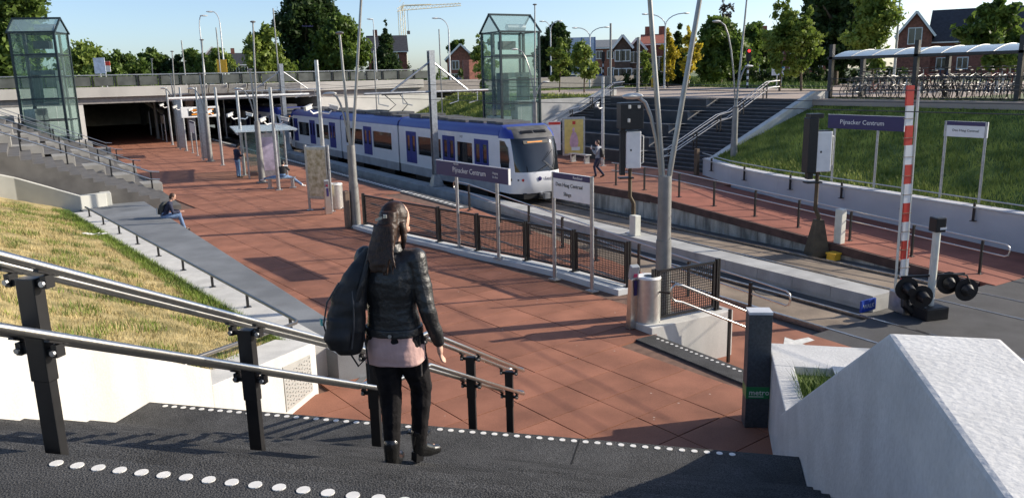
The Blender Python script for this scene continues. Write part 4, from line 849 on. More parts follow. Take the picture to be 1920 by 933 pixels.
# ------------------------------------------------------------------ bicycle shed
sx0, sy0, sy1 = 36.2, 8.0, 27.2
sh = thing('bicycle_shed', 'long open bicycle shed with black posts and curved translucent roof', 'shed', (37.2,18,ST))
py_ = [27.0, 22.35, 17.7, 13.0, 8.3]
for y in py_:
    for x in (36.25, 38.9): MB().box(x-.1,x+.1,y-.1,y+.1,ST,ST+(2.75 if x < 37 else 2.3)).build('post', blackm, sh)
MB().box(36.15,36.4,8,27.2,ST+2.0,ST+2.12).box(36.2,36.32,8,27.2,ST+.04,ST+.1).box(38.8,39,8,27.2,ST+2.0,ST+2.12).build('beam', blackm, sh)
MB().box(36.2,36.24,8,27.2,ST+1.0,ST+1.03).build('wire_rail', blackm, sh)
arc = [(36.2+2.9*k/8, ST+2.14+.42*math.sin(math.pi*(k/8*.80+.06))-.12) for k in range(9)]
for i in range(len(py_)-1):
    for j in range(4):
        a = py_[i]+(py_[i+1]-py_[i])*j/4; b = py_[i]+(py_[i+1]-py_[i])*(j+1)/4; a, b = min(a,b), max(a,b); m_ = MB()
        m_.loft([[(x,a+.03,z) for x, z in arc]+[(x,a+.03,z-.03) for x, z in arc[::-1]], [(x,b-.03,z) for x, z in arc]+[(x,b-.03,z-.03) for x, z in arc[::-1]]]); m_.build('roof_panel', milky, sh, smooth=40)
        MB().tube([(x,a,z+.01) for x, z in arc], .022, 6).build('rib', M('rib_grey', (.25,.26,.28), .5, .4), sh)
MB().box(37.8,37.9,8.4,26.8,ST+.36,ST+.42).box(38.5,38.6,8.4,26.8,ST+.36,ST+.42).build('rack', blackm, sh)
bike_metal = M('bike_metal', (.16,.16,.17), .4, .6, var=.3)
def bike():
    t = thing('bicycle', '', 'bicycle', (0,0,0), 0, 'bicycles parked in the shed', world=False)
    for y in (-.53,.53):
        w_ = MB(); n = 20; P = [(0, y+.33*math.cos(2*math.pi*k/n), .34+.33*math.sin(2*math.pi*k/n)) for k in range(n+1)]; w_.tube(P, .02, 6); o = w_.build('wheel', blackm, t); sp = MB()
        for k in range(8): a = math.pi*k/8; sp.tube([(0,y+.32*math.cos(a),.34+.32*math.sin(a)),(0,y-.32*math.cos(a),.34-.32*math.sin(a))], .004, 4)
        sp.build('spokes', bike_metal, o)
    MB().tube([(0,-.53,.34),(0,-.12,.32),(0,-.22,.82),(0,-.53,.34)], .02, 6).tube([(0,-.12,.32),(0,.36,.78),(0,-.2,.62)], .022, 6).tube([(0,.53,.34),(0,.34,.95)], .02, 6).build('frame', None, t)
    MB().tube([(-.28,.12,1.04),(-.2,.3,1.05),(0,.35,1.02),(.2,.3,1.05),(.28,.12,1.04)], .016, 6).build('handlebar', bike_metal, t); MB().obox((0,-.26,.9), (.16,.28,.07)).build('saddle', blackm, t, bevel=.02); MB().obox((0,-.55,.74), (.14,.4,.02)).tube([(0,-.55,.73),(0,-.55,.36)], .01, 5).build('carrier', bike_metal, t)
    return t
b0 = bike(); cols = [blackm, M('bike_grey',(.30,.31,.33),.4,.3), M('bike_blue',(.03,.06,.16),.4), white_p, M('bike_green',(.03,.09,.05),.4), M('bike_red',(.25,.02,.02),.4)]
names = ['black', 'grey', 'blue', 'white', 'green', 'red']; random.seed(11); k = 0
fm = [c.data for c in b0.children if c.name.startswith('frame')][0]; fms = []
for c in cols: q = fm.copy(); q.materials.clear(); q.materials.append(c); fms.append(q)
for row, x in enumerate((37.0, 38.2)):
    y = 26.4
    while y > 8.6:
        ci = random.choice([0,0,0,1,1,2,3,4,5]); r = b0 if k == 0 else dup(b0, (0,0,0)); k += 1
        r.location = (x+random.uniform(-.15,.15), y, ST+(.42 if row else 0)); r.rotation_euler = (0, random.uniform(-.08,.08), R(90+random.uniform(-8,8)) if random.random() < .5 else R(-90+random.uniform(-8,8)))
        r['label'] = '%s framed bicycle parked in the %s row under the shed' % (names[ci], 'front' if row == 0 else 'back')
        for c in r.children:
            if c.name.startswith('frame'): c.data = fms[ci]
        y -= random.uniform(.36,.5)

# ------------------------------------------------------------------ trees
def crown_mesh(name, blobs, n, size, mat, parent):
    V = []
    tot = sum(b[3]*b[4]*b[5] for b in blobs)
    for bx_, by_, bz_, rx, ry, rz_ in blobs:
        m_ = max(20, int(n*rx*ry*rz_/tot)); nc = max(4, m_//60)
        cl = RNG.normal(size=(nc,3)); cl /= np.linalg.norm(cl,axis=1)[:,None]; cl *= RNG.uniform(.55,1.0,nc)[:,None]
        idx = RNG.integers(0,nc,m_); P = cl[idx]+RNG.normal(size=(m_,3))*.2; P = P*[rx,ry,rz_]+[bx_,by_,bz_]
        V.append(P)
    P = np.concatenate(V); N = len(P); a = RNG.normal(size=(N,3)); a /= np.linalg.norm(a,axis=1)[:,None]; b = np.cross(a, RNG.normal(size=(N,3))); b /= np.linalg.norm(b,axis=1)[:,None]
    s = (size*RNG.uniform(.6,1.4,N))[:,None]; Q = np.stack([P-a*s, P-b*s*.55, P+a*s, P+b*s*.55], 1)
    me = bpy.data.meshes.new(name); me.vertices.add(N*4); me.vertices.foreach_set('co', Q.ravel()); me.loops.add(N*4); me.loops.foreach_set('vertex_index', np.arange(N*4)); me.polygons.add(N)
    me.polygons.foreach_set('loop_start', np.arange(0,N*4,4)); me.polygons.foreach_set('loop_total', np.full(N,4)); me.update()
    return link(name, me, mat, parent)
def tree(name, label, base, h, wd, mat, kind='round', n=5000, leaf=.22, trunk=.16, clear_=.25, group=None, seed=0):
    random.seed(seed+int(base[0]*7)); t = thing(name, label, 'tree', base, group=group, world=False)
    tk = MB().tube([(0,0,0),(random.uniform(-.1,.1),random.uniform(-.1,.1),h*.4),(random.uniform(-.2,.2),random.uniform(-.2,.2),h*.8)], [trunk,trunk*.75,trunk*.25], 8)
    for k in range(7):
        a = random.uniform(0,6.28); z = h*random.uniform(clear_,.65); tk.tube([(0,0,z),(math.cos(a)*wd*.2,math.sin(a)*wd*.2,z+h*.1),(math.cos(a)*wd*.36,math.sin(a)*wd*.36,z+h*.2)], [trunk*.45,trunk*.3,trunk*.1], 6)
    tk.build('trunk', bark, t, smooth=50); B = []
    if kind == 'cone':
        for k in range(9): f = k/8; z = h*(clear_*.4+(1-clear_*.4)*f); r = wd/2*(1-f)*.95+.2; B.append((random.uniform(-.2,.2),random.uniform(-.2,.2),z,r,r,h*.09))
    elif kind == 'column':
        for k in range(8): f = k/7; z = h*(clear_+(1-clear_)*f); r = wd/2*(math.sin(math.pi*(.15+.8*f)))**.7; B.append((random.uniform(-.2,.2)*wd,random.uniform(-.2,.2)*wd,z,r*.8+.1,r*.8+.1,h*.10))
    else:
        for k in range(18):
            a = random.uniform(0,6.28); f = (k+.5)/18; rr = wd*random.uniform(.15,.40)*math.sin(math.pi*(.2+.68*f)); r = wd*random.uniform(.17,.28)
            B.append((math.cos(a)*rr,math.sin(a)*rr,h*(clear_+.08+(.88-clear_)*f)-r*.2,r,r,r*.85))
    crown_mesh('crown', B, int(n*(1.0 if name == 'young_tree' else 2.2)), leaf*(.85 if name == 'young_tree' else 1), mat, t); return t
def at_(px, py2, dist): d = sight(px, py2); return d*(dist/math.hypot(d.x, d.y)) + Vector((0,0,EYE))
def plant(px, dist, top_px, wpx, mat, label, kind='round', name='tree', n=5000, leaf=.22, z=ST, clear_=.25, trunk=.16):
    p = at_(px, top_px, dist); h = p.z-z; wd = wpx/F_PX*dist*1.05
    return tree(name, label, (p.x,p.y,z), h, wd, mat, kind, n, leaf, trunk, clear_)
plant(570,118,-12,130,leaf_d,'very tall dark green broadleaf tree behind the bridge','round','broadleaf_tree',14000,.34,clear_=.12,trunk=.4)
plant(628,112,28,90,leaf_g,'mid height green tree at the right shoulder of the tallest tree','round','broadleaf_tree',8000,.3,clear_=.1)
plant(492,105,55,85,leaf_l,'pale green rounded tree at the left of tallest tree','round','broadleaf_tree',6000,.28,clear_=.08)
plant(720,108,48,62,leaf_d,'dark pointed conifer before the steep dark roof','cone','conifer',9000,.24,clear_=.05)
plant(5,80,-60,130,leaf_g,'large green tree behind the left glass lift','round','broadleaf_tree',9000,.3,clear_=.1,trunk=.3)
plant(165,125,92,90,leaf_l,'broad low green tree beyond the bridge near the bus sign','round','broadleaf_tree',5000,.3,clear_=.05)
plant(285,130,92,50,leaf_g,'wispy grey green tree beyond the bridge','round','broadleaf_tree',3500,.28,clear_=.1)
plant(360,125,96,60,leaf_g,'low green tree between two bridge street lamps','round','broadleaf_tree',4000,.28,clear_=.05); plant(410,135,92,50,leaf_l,'small light tree by the far gabled house','round','broadleaf_tree',3500,.26,clear_=.05)
plant(230,120,104,70,leaf_g,'low hedge like tree left of wispy tree','round','broadleaf_tree',3500,.28,clear_=.02); plant(325,128,108,50,leaf_d,'dark low tree under the left bridge lamp','round','broadleaf_tree',3000,.28,clear_=.02)
plant(857,120,72,36,leaf_g,'small round tree left of the right glass lift','round','broadleaf_tree',3000,.26,clear_=.1); plant(905,75,68,40,leaf_l,'young thin tree behind the right glass lift','column','young_tree',2200,.2,clear_=.15,trunk=.07)
plant(1040,95,45,62,leaf_d,'dense dark tree right of the gabled glass lift','round','broadleaf_tree',7000,.26,clear_=.1)
plant(1048,72,78,34,leaf_l,'young staked tree with light leaves near the glass lift','column','young_tree',2600,.17,clear_=.3,trunk=.06); plant(1095,68,80,62,leaf_l,'young spreading tree in front of the white billboard','round','young_tree',3600,.16,clear_=.32,trunk=.07)
plant(1212,75,95,24,leaf_l,'small light shrub tree beside the gabled dark house','round','young_tree',1500,.18,clear_=.1,trunk=.05)
plant(1254,80,62,26,leaf_y,'bright yellow young tree left of the forked lamp stems','column','young_tree',2400,.2,clear_=.22,trunk=.06); plant(1293,78,57,30,leaf_y,'bright yellow young tree right of the dark conifer','column','young_tree',2400,.2,clear_=.25,trunk=.06)
plant(1272,92,52,34,leaf_d,'dark conifer between two yellow trees','cone','conifer',4500,.24,clear_=.05)
plant(1355,85,40,85,leaf_g,'broad green tree behind the curved lamp arms','round','broadleaf_tree',7500,.26,clear_=.15); plant(1405,95,50,60,leaf_g,'feathery green tree right of broad green tree','round','broadleaf_tree',4000,.28,clear_=.2)
plant(1357,110,0,28,M('twig',(.10,.08,.05),.8),'nearly bare tall thin tree above the broad green tree','column','bare_tree',350,.2,clear_=.5,trunk=.12)
plant(1470,62,2,46,leaf_l,'tall young tree with light leaves before the pine','column','young_tree',4200,.17,clear_=.32,trunk=.09); plant(1510,62,28,60,leaf_l,'wider young tree with light leaves near the shed','column','young_tree',5200,.17,clear_=.3,trunk=.09)
plant(1575,78,-22,115,leaf_d,'large dark spreading pine behind the bicycle shed','round','pine_tree',9000,.26,clear_=.25,trunk=.35); plant(1650,58,-40,72,leaf_l,'tall light green tree at the gable of the brick house','column','young_tree',6500,.18,clear_=.30,trunk=.12)
plant(1870,58,10,90,leaf_g,'green tree in front of the slate roof','round','broadleaf_tree',4000,.2,clear_=.3,trunk=.1); plant(1440,100,60,40,leaf_g,'distant green tree by the red brick terrace','round','broadleaf_tree',2500,.26)
# hedges and verges
def verge(name, label, x0, x1, y0, y1, z, h, n, mat, base=None):
    o = stuff(blades(name, lambda: (random.uniform(x0,x1), random.uniform(y0,y1), z), n, h, .03, mat)); tag(o, label, 'grass'); return o
VQ = [onz(x, y, ST) for x, y in ((1210,146),(1290,163),(1560,168),(1560,143))]; structure(MB().prism([(q.x,q.y) for q in VQ], ST+.008, ST+.03).build('verge', soil_gr))
def vpt():
    u_, v_ = random.random(), random.random(); q = VQ[0].lerp(VQ[3],u_).lerp(VQ[1].lerp(VQ[2],u_), v_); return (q.x,q.y,ST)
tag(stuff(blades('verge_grass', vpt, 22000, .45, .04, blade_g)), 'tall grass verge across the street behind the stairs', 'grass')
structure(MB().box(43,60,66,78,ST,ST+.02).build('verge', soil_gr)); verge('lawn_grass','short lawn with young trees near the right glass lift',43,60,66,78,ST,.18,9000,blade_g)
def hedge(label, a, b, h, wd, mat=leaf_d, n=2500):
    t = thing('hedge', label, 'hedge', (a[0],a[1],ST)); a = Vector((*a,ST)); b = Vector((*b,ST)); m_ = int((b-a).length/1.2)+1; B = []
    for k in range(m_): q = a+(b-a)*(k/max(1,m_-1)); B.append((q.x,q.y,ST+h*.5,.9,.9*wd,h*.55))
    o = crown_mesh('foliage', B, n, .16, mat, t)
P1 = at_(1370,140,95); P2 = at_(1690,120,75); hedge('long clipped dark hedge along the far side of street', (P1.x,P1.y), (P2.x,P2.y), 1.5, 1, leaf_d, 7000)
P1 = at_(1180,140,90); P2 = at_(1250,140,90); hedge('dark hedge before the gabled dark house', (P1.x,P1.y), (P2.x,P2.y), 1.6, 1, leaf_d, 2500)
P1 = at_(770,150,100); P2 = at_(905,150,95); hedge('mixed green hedge left of the right glass lift', (P1.x,P1.y), (P2.x,P2.y), 2.2, 1, leaf_g, 3500)
P1 = at_(0,150,95); P2 = at_(330,140,120); hedge('green hedge behind the bridge railing', (P1.x,P1.y), (P2.x,P2.y), 3.0, 1, leaf_g, 6000)
P1 = at_(430,140,130); P2 = at_(760,135,135); hedge('dark hedge under the tall trees behind bridge', (P1.x,P1.y), (P2.x,P2.y), 4.0, 1.2, leaf_d, 6000)

# ------------------------------------------------------------------ houses
def house(px0, px1, dist, eave_px, ridge_px, label, wall, roof, depth=9, wins=(), gable=True, chim=1, ang=None, name='house', z=ST):
    a = at_(px0, eave_px, dist); b = at_(px1, eave_px, dist); L = Vector((b.x-a.x,b.y-a.y,0)).length; ze = (a.z+b.z)/2; zr = at_((px0+px1)/2, ridge_px, dist).z
    rz_ = math.atan2(b.y-a.y, b.x-a.x); t = thing(name, label, 'house', (a.x,a.y,z), rz_, world=False); he = ze-z; hr_ = zr-z
    MB().box(0,L,0,depth,0,he).build('wall', wall, t)
    if gable == 'front':
        r = MB().loft([[(-.3,y,he-.15),(L/2,y,hr_),(L+.3,y,he-.15),(L+.3,y,he-.35),(L/2,y,hr_-.25),(-.3,y,he-.35)] for y in (-.35,depth+.3)]).build('roof', roof, t); MB().loft([[(0,y,he-.01),(L/2,y,hr_-.3),(L,y,he-.01)] for y in (.01,depth)]).build('gable', wall, t)
        MB().beam((-.35,-.4,he-.2),(L/2,-.4,hr_),.08,.25).beam((L+.35,-.4,he-.2),(L/2,-.4,hr_),.08,.25).build('bargeboard', white_p, t)
    else:
        r = MB().loft([[(x,-.4,he-.1),(x,depth/2,hr_),(x,depth+.4,he-.1),(x,depth+.4,he-.3),(x,depth/2,hr_-.25),(x,-.4,he-.3)] for x in (-.3,L+.3)]).build('roof', roof, t); MB().loft([[(x,0,he-.01),(x,depth/2,hr_-.3),(x,depth,he-.01)] for x in (.01,L-.01)]).build('gable', wall, t)
        MB().box(-.3,L+.3,-.5,-.38,he-.3,he-.15).build('gutter', white_p, t)
    for k in range(chim): x = L*(.2+.6*k); MB().box(x-.35,x+.35,depth/2-.3,depth/2+.3,hr_-.8,hr_+.9).build('chimney', brick_r, r)
    for fx, fz, w_, h_ in wins:
        x = fx*L; zc = fz*he; o = MB().box(x-w_/2,x+w_/2,-.06,.02,zc-h_/2,zc+h_/2).build('window', white_p, t); MB().box(x-w_/2+.1,x-.04,-.07,-.055,zc-h_/2+.1,zc+h_/2-.1).box(x+.04,x+w_/2-.1,-.07,-.055,zc-h_/2+.1,zc+h_/2-.1).build('pane', dark_g, o)
    return t
W2 = [(.25,.3,1.3,1.5),(.75,.3,1.3,1.5),(.3,.78,1.1,1.3),(.7,.78,1.1,1.3)]
house(1153,1182,92,88,66,'dark gabled house wing with white bargeboards and finial','' or brick_d,roof_r,8,W2[:4],'front',0); house(1180,1208,93,92,72,'second dark gabled house wing with white window frames',brick_d,roof_r,8,W2,'front',0)
house(1205,1250,95,80,61,'red roofed house part with chimneys joined to the gabled wings',brick_r,roof_r,9,[(.4,.5,1.5,1.8),(.7,.5,1.5,1.8)],True,2)
house(1108,1160,130,88,72,'long grey roofed building behind the white billboard',brick_r,M('grey_roof',(.16,.17,.18),.7),12,W2,True,0)
house(690,762,128,95,64,'house with steep dark hipped roof behind the conifer',brick_r,roof_s,9,W2,True,1); house(838,890,118,110,83,'dark pyramid roofed house left of right glass lift',brick_r,roof_s,8,W2,'front',0)
house(1684,1748,105,66,22,'red brick gable of the house behind the bicycle shed',brick_r,roof_s,9,[(.5,.98,1.5,1.9)],'front',0); house(1744,2020,107,72,8,'long slate roofed brick house behind the bicycle shed',brick_r,roof_s,9,[(.1,.4,1.2,1.4),(.25,.4,1.2,1.4),(.45,.4,1.2,1.4),(.65,.4,1.2,1.4)],True,0)
house(1420,1480,115,75,58,'red brick terrace house with red roof behind the young trees',brick_r,roof_r,9,W2,True,1); house(1380,1425,140,72,62,'distant low brick house behind broad tree',brick_r,roof_r,9,W2,True,0)
house(383,415,170,105,88,'pale gabled house far beyond the bridge',M('cream_wall',(.55,.5,.42),.8),roof_r,8,W2,'front',0); house(430,470,160,120,98,'dark roofed house far beyond the bridge',brick_d,roof_s,9,W2,True,1)
house(1330,1560,160,100,82,'long low distant building behind the street trees',brick_r,roof_s,12,[(.1+.1*k,.5,1.5,1.5) for k in range(9)],True,2); house(230,330,175,125,112,'low red brick building beyond the bridge',brick_r,roof_s,10,W2,True,0)
# crane
cz = at_(755,70,200); ct = thing('tower_crane', 'yellow tower crane with long jib far behind the houses', 'crane', (cz.x,cz.y,ST)); top = at_(757,20,200); yel = M('crane_yellow',(.60,.54,.40),.6)
m_ = MB(); 
for dx_, dy_ in ((-.6,-.6),(.6,-.6),(.6,.6),(-.6,.6)): m_.tube([(cz.x+dx_,cz.y+dy_,ST),(cz.x+dx_,cz.y+dy_,top.z)], .09, 5)
for k in range(14): z = ST+k*1.5; m_.beam((cz.x-.6,cz.y-.6,z),(cz.x+.6,cz.y-.6,z+1.5),.08,.08)
m_.build('tower', yel, ct); je = at_(864,11,205); jr = at_(745,22,199); pk = at_(757,10,200); jm = Vector((cz.x,cz.y,top.z)); m_ = MB()
for dz in (0,1.0): m_.tube([jr+Vector((0,0,dz*.6)), jm+Vector((0,0,dz)), je+Vector((0,0,dz*.5))], .10, 5)
for k in range(16):
    q = jm.lerp(je,k/16); r = jm.lerp(je,(k+.5)/16); m_.tube([q, r+Vector((0,0,.8)), jm.lerp(je,(k+1)/16)], .06, 4)
m_.build('jib', yel, ct); MB().tube([jm,pk],.2,5).tube([pk,jm.lerp(je,.5)+Vector((0,0,.9))],.08,4).tube([pk,jr],.08,4).build('mast_head', yel, ct); MB().tube([jm.lerp(je,.1), jm.lerp(je,.1)-Vector((0,0,5))],.05,4).obox(jm.lerp(je,.1)-Vector((0,0,5.3)),(.6,.5,.8)).build('hook', blackm, ct)
# ------------------------------------------------------------------ street furniture
def street_lamp(px, dist, top, label, arms, zb=ST, curve=True):
    p = at_(px, top, dist); h = p.z-zb; t = thing('street_lamp', label, 'street lamp', (p.x,p.y,zb)); 
    MB().tube([(p.x,p.y,zb),(p.x,p.y,zb+h*.85)], [.1,.06], 8).build('pole', M('lamp_white',(.55,.57,.58),.4,.3), t)
    for a in arms:
        P = [Vector((p.x,p.y,zb+h*.84))+rgt0*(a*(1-math.cos(k/5*math.pi/2)))+Vector((0,0,h*.16*math.sin(k/5*math.pi/2))) for k in range(6)]
        o = MB().tube(P, .05, 6).build('arm', MATS['lamp_white'], t); MB().ell(P[-1]+rgt0*.25*(1 if a > 0 else -1), (.4,.15,.08), 10, 6).build('head', MATS['lamp_white'], o)
street_lamp(1248,78,26,'double armed white street lamp before the gabled house',(-1.7,1.7)); street_lamp(1106,85,52,'double armed street lamp by the white billboard',(-1.3,1.5))
street_lamp(372,88,30,'single arm lamp with short head on the bridge',(.3,),4.55); street_lamp(410,86,22,'curved single arm lamp on the bridge beside the round sign',(-.6,),4.55)
street_lamp(1690,60,-30,'white street lamp at the gable of brick house',(-.8,)); street_lamp(840,80,34,'curved single arm lamp left of the right glass lift',(-1.0,)); street_lamp(700,90,36,'straight white lamp before the conifer',(-.1,)); street_lamp(1032,92,40,'double armed lamp right of the glass lift roof',(-.7,.8)); street_lamp(1472,75,-10,'white lamp among the young trees',(.5,))
def simple_pole(px, dist, base_px, top, label, r=.09, mat=pole_g, name='pole', zb=ST):
    p = at_(px, top, dist); t = thing(name, label, 'pole', (p.x,p.y,zb)); MB().tube([(p.x,p.y,zb),(p.x,p.y,p.z)], [r,r*.85], 10).obox((p.x,p.y,zb+.02),(.4,.4,.04)).build('shaft', mat, t); return t
simple_pole(1145,60,178,44,'plain grey pole at head of the black stairs'); simple_pole(1197,64,172,70,'thicker grey pole with arm before the dark house',.13)
for px, d, top, lab in ((340,78,76,'tall thin dark pole near the bridge edge beam'),(405,75,52,'dark leaning lamp pole before the bridge'),(512,66,16,'tall dark lamp pole left of the tallest tree'),(700,72,95,'thin pole above the train roof'),(823,70,55,'thin dark lamp pole before the hedge')): simple_pole(px, d, 0, top, lab, .06, stem_g, 'lamp_pole', zb=0)
def traffic(px, dist, top, label, lit=None):
    p = at_(px, top, dist); t = thing('traffic_light', label, 'traffic light', (p.x,p.y,ST)); h = p.z-ST-1.0; n = 9
    for k in range(n): MB().tube([(p.x,p.y,ST+h*k/n),(p.x,p.y,ST+h*(k+1)/n)], .09, 10).build('band', white_p if k % 2 else blackm, t)
    o = MB().obox((p.x,p.y,ST+h+.5),(.38,.3,1.05),rgt0).build('head', blackm, t, bevel=.03); f0 = -Vector((fwd.x,fwd.y,0)).normalized()
    for k in range(3):
        m2 = blackm
        if lit == k:
            m2 = bpy.data.materials.new('red_light'); m2.use_nodes = True; b = m2.node_tree.nodes['Principled BSDF']; b.inputs['Base Color'].default_value = (.8,.02,.02,1); b.inputs['Emission Color'].default_value = (1,.03,.03,1); b.inputs['Emission Strength'].default_value = 3
        q = Vector((p.x,p.y,ST+h+.83-k*.32))+f0*.15; MB().tube([q,q+f0*.03],.11,12).build('lens', m2, o)
traffic(1404,72,92,'traffic light showing red on a black and white banded pole',0)
for px, d, top, lab in ((1131,95,98,'dark traffic light on banded pole behind the plain grey pole'),(1158,98,112,'small traffic light on banded pole before the dark hedge'),(1293,88,95,'traffic light on banded pole between yellow trees'),(1195,92,100,'traffic light on banded pole before the dark gabled house'),(1032,98,118,'traffic light on banded pole right of the glass lift')): traffic(px, d, top, lab)
def bollard(px, dist, py2, lab):
    p = at_(px, py2, dist); t = thing('yellow_bollard', lab, 'bollard', (p.x,p.y,ST)); MB().tube([(p.x,p.y,ST),(p.x,p.y,ST+1.0)], .16, 10).build('shaft', yellow_p, t); MB().tube([(p.x,p.y,ST+1.0),(p.x,p.y,ST+1.5)], .2, 10).build('sign_drum', M('drum_blue',(.05,.12,.35),.4), t)
bollard(1224,84,140,'yellow traffic bollard before the street verge'); bollard(1126,95,140,'yellow traffic bollard near the plain grey pole'); bollard(1037,95,140,'yellow traffic bollard right of the glass lift')
p = at_(1090,75,100); q = at_(1115,75,100); t = thing('billboard', 'white framed billboard with blue grid behind a young tree', 'billboard', (p.x,p.y,ST)); u = (q-p); u.z = 0; u.normalize(); c = Vector((p.x,p.y,0))
MB().obox(c+Vector((0,0,p.z-1.9)), (3.5,.15,4.4), u).build('panel', M('billboard_white',(.68,.72,.78),.5), t)
for k in (-1.6,0,1.6): MB().obox(c+u*k+Vector((0,-.1,p.z-1.9)), (.14,.05,4.4), u).build('grid_bar', M('grid_blue',(.12,.18,.35),.5), t)
for k in (-1.4,1.4): MB().obox(c+u*k+Vector((0,0,ST+1.3)), (.2,.2,2.6), u).build('leg', white_p, t)
p = at_(884,118,88); t = tag(MB().box(p.x-.7,p.x+.7,p.y-.7,p.y+.7,ST,p.z+.3).build('brick_column', brick_r, bevel=.03), 'square red brick column on the lawn left of glass lift', 'column')
def sign_post(px, dist, top, label, m1, m2=None, zb=4.55):
    p = at_(px, top, dist); t = thing('street_sign', label, 'sign', (p.x,p.y,zb)); MB().tube([(p.x,p.y,zb),(p.x,p.y,p.z)],.05,8).build('post', galv, t); MB().obox((p.x,p.y-.06,p.z-.5),(.95,.04,1.3 if not m2 else .9),rgt0).build('plate', m1, t)
    if m2: MB().obox((p.x,p.y-.08,p.z-.25),(.95,.04,.35),rgt0).build('header', m2, t)
sign_post(185,76,112,'white and blue bus stop sign on the bridge',M('sign_pale',(.62,.68,.78),.4)); sign_post(195,79,114,'red topped notice sign on the bridge',white_p,red_p); sign_post(415,84,115,'round yellow sign on the bridge lamp',yellow_p); sign_post(1458,66,118,'blue and white notice sign among the young trees',M('sign_pale',(.62,.68,.78),.4),M('sign_sky',(.05,.25,.55),.4),ST)
# cars
def car_(px, dist, py2, label, col, rz, z=ST):
    p = at_(px, py2, dist); t = thing('parked_car', label, 'car', (p.x,p.y,z), rz, world=False)
    b = MB(); pr = [(-2.1,.35),(-2.15,.75),(-1.9,.95),(-1.0,1.0),(-.4,1.42),(1.0,1.45),(1.7,1.0),(2.1,.9),(2.15,.4)]
    MB().loft([[(x,y,z_) for x, z_ in pr] for y in (-.85,.85)]).build('body', col, t, bevel=.05); MB().loft([[(x,y,z_) for x, z_ in ((-.85,1.02),(-.35,1.36),(.95,1.38),(1.45,1.02))] for y in (-.865,.865)]).build('window', dark_g, t)
    for x in (-1.35,1.35):
        for y in (-.85,.7): MB().tube([(x,y,.32),(x,y+.15,.32)],.32,14).build('wheel', blackm, t)
car_(772,118,150,'black car on the road behind the bridge railing end',blackm,R(10),3.9); car_(865,112,140,'dark car behind the hedge near the brick column',M('car_grey',(.1,.11,.13),.3),R(5)); car_(1060,100,140,'white car right of the glass lift',white_p,R(-20))

# ------------------------------------------------------------------ people
def remesh(mb, name, mat, parent, vox=.008, sm=6, wr=0, wscale=9, world_m=None):
    me = mb.mesh(name); o = bpy.data.objects.new('tmp', me)
    r = o.modifiers.new('r', 'REMESH'); r.mode = 'VOXEL'; r.voxel_size = vox
    s = o.modifiers.new('s', 'SMOOTH'); s.iterations = sm; s.factor = .5
    m2 = evaluated(o)
    if wr:
        n_ = len(m2.vertices); co = np.empty(n_*3, np.float32); nr = np.empty(n_*3, np.float32); m2.vertices.foreach_get('co', co); m2.vertices.foreach_get('normal', nr); co = co.reshape(-1,3); nr = nr.reshape(-1,3)
        k = np.array([noise.noise(Vector(c)*wscale) + .5*noise.noise(Vector((c[0]*wscale*.7, c[1]*wscale*.7, c[2]*wscale*2.6))) for c in co.tolist()], np.float32)
        m2.vertices.foreach_set('co', (co+nr*(wr*k)[:,None]).ravel()); m2.update()
    m2.name = name; return link(name, m2, mat, parent, smooth=180)
def ring(c, rx, ry, n=18, p=2.3, tilt=0):
    P = []
    for k in range(n):
        a = 2*math.pi*k/n; ca, sa = math.cos(a), math.sin(a); x = rx*math.copysign(abs(ca)**(2/p), ca); y = ry*math.copysign(abs(sa)**(2/p), sa); P.append((c[0]+x, c[1]+y, c[2]+tilt*y))
    return P
def limb(mb, pts, rad, n=12):
    P = []; Rr_ = []
    pts = [Vector(p) for p in pts]
    for i in range(len(pts)-1):
        for k in range(4): f = k/4; P.append(pts[i].lerp(pts[i+1], f)); Rr_.append(rad[i]+(rad[i+1]-rad[i])*f)
    P.append(pts[-1]); Rr_.append(rad[-1]); mb.tube(P, Rr_, n); mb.ell(P[0], (Rr_[0],)*3, 10, 7); mb.ell(P[-1], (Rr_[-1],)*3, 10, 7); 
    for q, r in zip(pts[1:-1], rad[1:-1]): mb.ell(q, (r,)*3, 10, 7)
def hand(mb, wrist, d, side, curl=.5):          # d: pointing direction, side: thumb direction
    w = Vector(wrist); d = Vector(d).normalized(); s = Vector(side).normalized(); nrm = d.cross(s).normalized()
    mb.ell(w+d*.05, (.022,.040,.05), 10, 7, rot=Matrix((nrm, s, d)).transposed())
    for k, (off, l) in enumerate(((.030,.070),(.010,.080),(-.011,.074),(-.030,.058))):
        b = w+d*.088+s*off; m_ = b+d*l*.5+nrm*l*.15*curl; e = m_+d*l*.35+nrm*l*.45*curl; mb.tube([w+d*.06+s*off*.8, b, m_, e], [.010,.0095,.0088,.0075], 8)
    b = w+d*.03+s*.035; mb.tube([w+d*.02+s*.02, b, b+d*.035+s*.022, b+d*.06+s*.026+nrm*.01], [.012,.012,.010,.008], 8)
